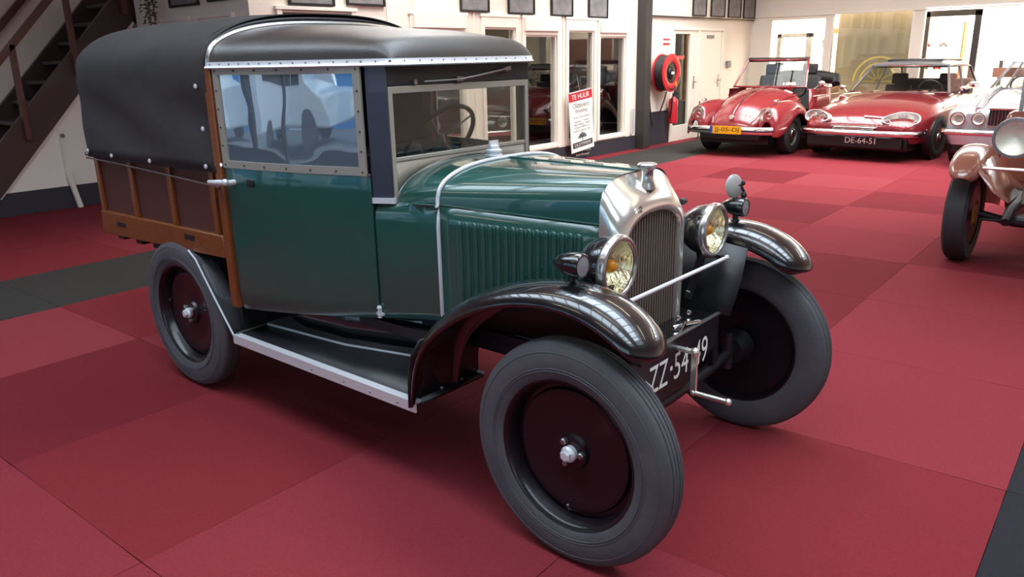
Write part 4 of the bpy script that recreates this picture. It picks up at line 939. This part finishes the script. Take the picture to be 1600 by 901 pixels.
b2 = body_loft([(-1.85, .74, .82, .99, 3), (-2.1, .72, .8, 1.0, 2.6), (-2.5, .60, .74, .93, 2.3), (-2.85, .48, .6, .78, 2.2), (-3.1, .36, .42, .55, 2)], .32).build('engine_lid_body', 'redpaint', t, smooth=70, sub=1)
bp = MB(); rows = []
for y, dx in ((-.72, -.20), (-.70, -.10), (-.58, -.02), (-.3, .015), (0, .02), (.3, .015), (.58, -.02), (.70, -.10), (.72, -.20)): rows.append([(.86+dx+o, y, .47+z) for o, z in ((-.02, -.06), (.02, -.05), (.035, 0), (.02, .05), (-.02, .06))])
bp.grid(rows, closed=True, caps=True); bm_ = bp.build('bumper', 'chrome', t, smooth=60)
m = MB(); rows = [[(x+.0, y, z+dz) for dz in (-.012, .012)] for x, y, z in [(r[2][0]+.003, r[2][1], .47) for r in rows]]; m.grid(rows).build('bumper_strip', 'blacktrim', bm_, solid=.004)
bm_.location = (0, 0, -.06)
pl = MB().box(.902, .910, -.245, .275, .41, .53).build('number_plate', 'plateyellow', t, bevel=.002); pl.location = (.034, 0, -.05)
MB().box(.9095, .912, -.245, -.20, .412, .528).build('blue_band', 'plateblue', pl)
text('plate_number', 'JJ-05-DJ', (.9105, .035, .47), (0, 1, 0), (0, 0, 1), .075, 'blacktrim', pl, .40)
MB().box(.60, .78, -.5, .5, .25, .40).build('front_apron', 'blacktrim', t, bevel=.02)
MB().box(-3.0, .55, -.55, .55, .18, .34).build('underbody', 'blacktrim', t)
MB().box(-1.95, -.66, -.70, .70, .34, .45).build('cabin_floor', 'seat', t)
# windscreen frame
Bp = [Vector((-.66+.07*c, y, 1.005)) for y, c in ((-.62, 0), (-.4, .6), (0, 1), (.4, .6), (.62, 0))]; Tp = [Vector((-.98+.05*c, y, 1.435)) for y, c in ((-.52, 0), (-.35, .6), (0, 1), (.35, .6), (.52, 0))]
MB().grid([Bp, Tp]).build('windscreen', 'clearpane', t)
MB().tube(Bp+Tp[::-1], .020, 8, closed=True).build('windscreen_frame', 'redpaint', t)
m = MB(); m.tube([p+Vector((-.02, 0, .006)) for p in Tp], .036, 8); m.build('top_header', 'seat', t)
for s in (-.25, .3): MB().box(-1.04, -1.02, s-.16, s+.16, 1.31, 1.41).build('sun_visor', 'seat', t, bevel=.01) if False else None
m = MB(); m.box(-.99, -.97, -.05, .10, 1.34, 1.39); m.build('rear_mirror', 'blacktrim', t, bevel=.01)
for y in (-.33, .33): seats(t, -1.35, y, .60, .56)
swheel(t, -.98, .33, .98, .18)
m = MB(); m.tube([(-2.0, -.66, 1.0), (-2.1, -.62, 1.09), (-2.15, -.3, 1.13), (-2.15, .3, 1.13), (-2.1, .62, 1.09), (-2.0, .66, 1.0)], [.07, .10, .11, .11, .10, .07], 12); m.build('folded_top', 'seat', t)
m = MB(); m.ball((-.80, .83, 1.06), .06, .5, 1, .8, 12); m.tube([(-.80, .72, .98), (-.80, .80, 1.03)], .01, 6); m.build('door_mirror', 'chrome', t, merge=False)

# ---- dark red saloon with grey roof
t = thing('red_saloon', 'low dark red saloon with grey roof, glazed twin headlamps and dark plate DE-64-51', 'car', (-1.09, 10.10, 0), -PI/2-.08, scale=.97); t.scale = (.96, .94, .915)
secs = [(.90, .62, .46, .53, 2.6, .40), (.86, .72, .48, .60, 2.6, .36), (.74, .81, .52, .70, 2.5), (.50, .87, .60, .79, 2.3), (.15, .895, .66, .87, 2.2), (-.25, .90, .68, .93, 2.2), (-.66, .90, .68, .975, 2.3), (-1.6, .90, .74, .96, 2.8), (-2.3, .88, .70, .94, 2.6), (-2.75, .78, .60, .84, 2.4), (-2.98, .62, .48, .66, 2.2), (-3.08, .45, .42, .52, 2)]
b = body_loft(secs, .27, 26).build('body', 'dsred', t, smooth=70, sub=1)
MB().box(-2.9, .82, -.74, .74, .16, .40).build('underbody', 'blacktrim', t, bevel=.03)
rows = []
for y, dx in ((-.88, -.45), (-.87, -.16), (-.76, -.03), (-.45, .02), (0, .03), (.45, .02), (.76, -.03), (.87, -.16), (.88, -.45)): rows.append([(.93+dx+o, y, .43+z) for o, z in ((-.02, -.05), (.025, -.04), (.04, .0), (.02, .035), (-.02, .04))])
MB().grid(rows, closed=True, caps=True).build('bumper', 'chrome', t, smooth=60)
m = MB(); m.tube([(.90, -.34, .515), (.935, 0, .525), (.90, .34, .515)], .014, 8); m.tube([(.93, -.30, .485), (.96, 0, .49), (.93, .30, .485)], .010, 8); m.build('upper_bumper_bar', 'chrome', t, merge=False)
MB().box(.84, .92, -.70, .70, .20, .38).build('number_panel', 'blacktrim', t, bevel=.02)
text('plate_number', 'DE-64-51', (.9225, .12, .315), (0, 1, 0), (0, 0, 1), .085, 'whitepanel', t, .44)
MB().bar((.80, .10, .672), (.80, .42, .655), .016, .016).build('bonnet_strip', 'whitepanel', t)
for s in (-1, 1):
    nrm = Vector((.88, s*.38, .28)).normalized(); c0 = Vector((.78, s*.615, .645)); X = Vector((0, 0, 1)).cross(nrm).normalized(); Y = nrm.cross(X)
    def lp_(u, v, d): return c0+X*u+Y*v+nrm*d
    def shape(k, sc, d):
        a = 2*PI*k/36; u = .245*math.copysign(abs(math.cos(a))**.8, math.cos(a)); v = .098*math.copysign(abs(math.sin(a))**.8, math.sin(a)); inner = -s*u  # taper towards centre
        v *= (1-.35*max(0, -u*s/.245 if True else 0)); v -= .02*max(0, -u*s/.245)
        return lp_(u*sc, v*sc, d)
    hl = MB().grid([[shape(k, 1.0, -.10) for k in range(36)], [shape(k, 1.06, -.01) for k in range(36)], [shape(k, 1.04, .012) for k in range(36)], [shape(k, .96, .012) for k in range(36)], [shape(k, .93, -.035) for k in range(36)], [shape(k, .01, -.05) for k in range(36)]], closed=True).build('headlamp_pod', 'alu', t, smooth=50)
    for u, r in ((s*.115, .078), (-s*.085, .070)):
        c = lp_(u, 0, -.035)
        MB().lathe([(r, .025), (r*.93, .03), (r*.9, .01), (r*.5, -.03), (.0001, -.04)], c, nrm, 24).build('lamp', 'chrome', hl, smooth=50)
        MB().lathe([(r*.9, .02), (.0001, .04)], c, nrm, 24).build('lens', 'lampglass', hl)
    MB().grid([[shape(k, .97, .012) for k in range(36)], [shape(k, .5, .028) for k in range(36)], [shape(k, .01, .032) for k in range(36)]], closed=True).build('cover_glass', 'lampglass', hl, smooth=80)
    MB().box(.66, .845, s*.50-.20, s*.50+.22, .495, .545).build('indicator', 'red', t, bevel=.012)
    MB().cyl((0, s*.80, .30), (0, s*.902, .30), .355, seg=32).build('arch_shade_disc', 'blacktrim', t)  # no arch is cut: a black disc stands in for its shade
    car_wheel(t, 0, s*.838, .325, .15, .20); 
    MB().cyl((-2.45, s*.62, .335), (-2.45, s*.80, .335), .33, seg=28).build('rear_wheel', 'blacktrim', t)
    MB().tube([(-.70, s*.885, .90), (-1.6, s*.895, .90), (-2.6, s*.87, .88)], .010, 6).build('waist_trim', 'chrome', t)
    m = MB(); m.ball((-.78, s*.93, 1.02), .06, .6, 1, .7, 12); m.tube([(-.80, s*.86, .94), (-.79, s*.91, 1.0)], .01, 6); m.build('door_mirror', 'chrome', t, merge=False)
greenhouse(t, (-.70, -2.65, .76, .62, .955, .96), (-1.10, -2.3, .58, .55, 1.365, 1.33), 1.455, 'greyroof', 'greyroof')
MB().box(-2.3, -1.25, -.42, .42, 1.40, 1.463).build('sun_roof', 'blacktrim', t, bevel=.02)
for y in (-.38, .38): seats(t, -1.55, y, .60, .42)
swheel(t, -1.05, .38, .98, .18)
MB().box(-2.45, -2.15, -.62, .62, .55, 1.12).build('dark_bench_fill', 'seat', t, bevel=.05)  # tall dark bench added as a fill to darken the cabin
MB().box(-2.2, -1.15, -.54, .54, 1.33, 1.345).build('dark_lining_plate', 'seat', t)  # dark plate added under the roof to keep the interior dark
MB().box(-2.8, -.75, -.72, .72, .60, .62).build('cabin_floor', 'seat', t)

# ---- silver saloon, cut by the picture edge
t = thing('silver_saloon', 'silver grey saloon with paired round headlamps behind the brown vintage car', 'car', (.85, 10.0, 0), -PI/2-.06, scale=.97)
secs = [(.84, .80, .58, .70, 5), (.78, .86, .62, .80, 4.5), (.4, .885, .66, .87, 4), (-.1, .89, .70, .93, 3.8), (-.7, .89, .74, .985, 3.8), (-1.6, .89, .78, .96, 4), (-2.5, .86, .74, .95, 4), (-2.95, .78, .66, .86, 4), (-3.05, .70, .60, .74, 4)]
b = body_loft(secs, .30, 26).build('body', 'silver', t, smooth=60, sub=1)
MB().box(-2.9, .80, -.76, .76, .18, .40).build('underbody', 'blacktrim', t, bevel=.03)
for s in (-1, 1):
    MB().tube([(.82, s*.47, .75), (.5, s*.50, .90), (-.1, s*.56, .945), (-.68, s*.60, .985)], [.05, .05, .045, .03], 10).build('bonnet_crease', 'silver', b)
    round_lamp(t, .845, s*.70, .64, .088); round_lamp(t, .850, s*.455, .645, .078)
    MB().cyl((0, s*.80, .33), (0, s*.90, .33), .39, seg=32).build('arch_shade_disc', 'blacktrim', t); car_wheel(t, 0, s*.83, .325, .17, .19)  # black disc painted-in as the shade of the uncut wheel arch
    m = MB(); m.ball((-.62, s*.93, 1.03), .065, .6, 1, .7, 12); m.tube([(-.66, s*.86, .95), (-.64, s*.91, 1.0)], .01, 6); m.build('door_mirror', 'chrome', t, merge=False)
    MB().box(.80, .90, s*.62-.22, s*.62+.22, .49, .54).build('over_rider', 'chrome', t, bevel=.02) if False else None
m = MB(); rows = []
for y, dx in ((-.90, -.35), (-.89, -.1), (-.80, -.01), (-.4, .02), (0, .025), (.4, .02), (.80, -.01), (.89, -.1), (.90, -.35)): rows.append([(.92+dx+o, y, .47+z) for o, z in ((-.02, -.04), (.025, -.03), (.04, .0), (.02, .035), (-.02, .04))])
m.grid(rows, closed=True, caps=True).build('bumper', 'chrome', t, smooth=60)
gr = MB().box(.83, .845, -.34, .34, .56, .77).build('grille', 'blacktrim', t)
m = MB()
for y in frange(-.31, .31, 17): m.box(.843, .852, y-.004, y+.004, .565, .765)
m.tube([(.85, -.345, .555), (.85, .345, .555), (.85, .345, .775), (.85, -.345, .775)], .012, 8, closed=True); m.build('grille_bars', 'chrome', gr, merge=False)
greenhouse(t, (-.75, -2.6, .74, .70, .97, .95), (-1.22, -2.3, .58, .56, 1.32, 1.31), 1.385, 'silver', 'silver')
for y in (-.38, .38): seats(t, -1.6, y, .55, .40)
swheel(t, -1.1, -.38, .98, .18)
MB().box(-2.4, -2.1, -.62, .62, .55, 1.12).build('dark_bench_fill', 'seat', t, bevel=.05)  # bench block added so the inside reads dark through the glass

# ---- brown vintage car at the right edge
t = thing('brown_vintage_car', 'brown open vintage car with big round headlamp, at the right edge of the picture', 'car', (1.86, 4.12, 0), -PI/2)
CB = [(-.62, .32), (-.60, .45), (-.54, .57), (-.44, .68), (-.32, .76), (-.18, .815), (-.04, .84), (.10, .845), (.22, .83), (.33, .79), (.40, .745), (.45, .69), (.47, .65)]
for s in (-1, 1):
    SECB = [(.68, .07), (.692, .055), (.685, .035), (.665, .014), (.635, .003), (.59, 0), (.55, .004), (.515, .02), (.49, .05), (.48, .08)]
    rows = []; N = len(CB)
    for i, (x, z) in enumerate(CB):
        a = Vector(CB[max(0, i-1)]); b = Vector(CB[min(N-1, i+1)]); d = (b-a).normalized(); nn = Vector((d.y, -d.x)); f = 1
        if i >= N-4: f = math.sqrt(max(.08, 1-((i-N+4)/3*.92)**2.4))
        rows.append([(x+nn.x*dd, s*(.585+(y-.585)*f), z+nn.y*dd) for y, dd in SECB])
    w = MB().grid(rows).build('front_wing', 'brown', t, smooth=80, sub=1, solid=.006)
    MB().grid([[(x, s*.50, z-.05), (x, s*.40, z*.8-.03), (x, s*.30, .50)] for x, z in CB[3:11]]).build('inner_apron', 'brown', w, solid=.006)
    o = car_wheel(t, 0, s*.62, .345, .15, .23, 'yellowhub')
    MB().lathe([(.0001, -.5*.15), (.07, -.48*.15), (.075, -.3*.15)], (0, 0, 0), (0, s, 0), 20).build('brake_hub', 'yellowhub', o)
    MB().lathe([(.10, -.07), (.225, -.06), (.225, .0)], (0, 0, 0), (0, s, 0), 28).build('wheel_disc', 'blacktrim', o)
    round_lamp(t, .43, s*.315, .93, .122, (1, 0, 0), .16, 'rim')
    MB().tube([(-.5, s*.28, .50), (.42, s*.28, .46), (.55, s*.28, .40)], .03, 8).build('chassis_rail', 'satin', t)
    MB().bar((.5, s*.28, .42), (-.35, s*.30, .36), .045, .05).build('leaf_spring', 'satin', t)
MB().tube([(0, -.52, .345), (0, -.3, .30), (0, .3, .30), (0, .52, .345)], .028, 8).build('front_axle', 'satin', t)
MB().tube([(.12, -.48, .33), (.12, .48, .33)], .012, 8).build('track_rod', 'satin', t)
MB().tube([(.38, -.48, .72), (.38, .48, .72)], .012, 8).build('lamp_bar', 'nickel', t)
rows = []
for x, w, z1, zt in ((.20, .24, .95, 1.08), (-.3, .30, .97, 1.10), (-.85, .40, .98, 1.12)): rows.append([(x, w, .50)]+[(x, y, z) for y, z in arch(w, z1, zt, 3, 20)]+[(x, -w, .50)])
MB().grid(rows).build('bonnet', 'brown', t, smooth=60)
rows = []
for x, w, zt in ((.20, .25, 1.09), (.25, .25, 1.08), (.27, .22, 1.05), (.265, .19, 1.0)): rows.append([(x, w, .48)]+[(x, y, z) for y, z in arch(w, .95, zt, 3, 20)]+[(x, -w, .48)])
MB().grid(rows).build('radiator_shell', 'nickel', t, smooth=60); MB().box(.235, .25, -.20, .20, .48, 1.0).build('radiator_core', 'grill', t)
MB().box(-2.4, -.85, -.58, .58, .42, 1.02).build('rear_body', 'brown', t, bevel=.06)
MB().box(.30, .44, -.30, .30, .36, .42).build('front_apron', 'satin', t, bevel=.02)
m = MB(); m.box(-.92, -.88, -.5, -.47, 1.0, 1.45); m.box(-.92, -.88, .47, .5, 1.0, 1.45); m.box(-.92, -.88, -.5, .5, 1.42, 1.45); m.build('windscreen_frame', 'nickel', t, merge=False)
for s in (-1, 1): MB().cyl((-2.3, s*.56, .345), (-2.3, s*.66, .345), .345, seg=28).build('rear_wheel', 'blacktrim', t)

# ---- cars seen small through glass
def simple_car(name, lab, loc, rz, paint, roofm=None, scale=.95):
    t = thing(name, lab, 'car', loc, rz, scale=scale)
    secs = [(.80, .66, .46, .62, 3), (.7, .78, .52, .76, 3), (.1, .84, .62, .88, 3), (-.6, .85, .68, .96, 3), (-2.4, .84, .70, .95, 3), (-3.2, .78, .62, .88, 3), (-3.4, .66, .5, .7, 3)]
    body_loft(secs, .28, 20).build('body', paint, t, smooth=60, sub=1)
    for s in (-1, 1):
        round_lamp(t, .80, s*.55, .62, .09); car_wheel(t, 0, s*.80, .32, .16, .19); car_wheel(t, -2.5, s*.80, .32, .16, .19)
    MB().box(.80, .90, -.74, .74, .40, .50).build('bumper', 'chrome', t, bevel=.02)
    greenhouse(t, (-.65, -2.8, .74, .70, .94, .93), (-1.05, -2.45, .58, .56, 1.30, 1.29), 1.38, roofm or paint, paint)
    return t
simple_car('red_coupe', 'small bright red car in the far shop behind the saloons', (1.9, 15.6, 0), -PI/2-.5, 'redpaint')
simple_car('black_saloon', 'dark car in the unlit room, seen through the white framed windows', (-6.2, 6.4, 0), -.45, mat('black_red_paint', '2a1216', .25, coat=1))
t = thing('dark_motor_scooter', 'black covered machine standing behind the last white framed window', 'motorcycle', (-5.25, 8.55, 0), .4)
MB().ball((0, 0, .75), .33, 1.0, .75, 1.3, 20).build('cover', 'satin', t); MB().lathe([(.18, -.04), (.28, -.05), (.28, .05), (.18, .04), (.18, -.04)], (.05, 0, .28), (0, 1, 0), 24).build('wheel', 'blacktrim', t)
MB().tube([(-.05, -.3, 1.02), (.02, 0, 1.06), (-.05, .3, 1.02)], .014, 8).build('handlebar', 'chrome', t); MB().lathe([(.0001, 0), (.08, 0), (.07, -.1)], (.32, 0, .92), (1, 0, .1), 20).build('head_lamp', 'chrome', t)
o = MB().box(-.1, .1, -.12, .12, 0, .10).build('yellow_box', 'yellow', None, loc=(-4.86, 8.08, .30)); tag(o, 'small yellow box on the window ledge right of the banner', 'box')
o = MB().box(-.12, .12, -3.3, 3.3, 0, .30).build('ledge', 'walldark', None, loc=(-4.86, 5.8, 0)); o.name = 'trim_8'; struct(o)
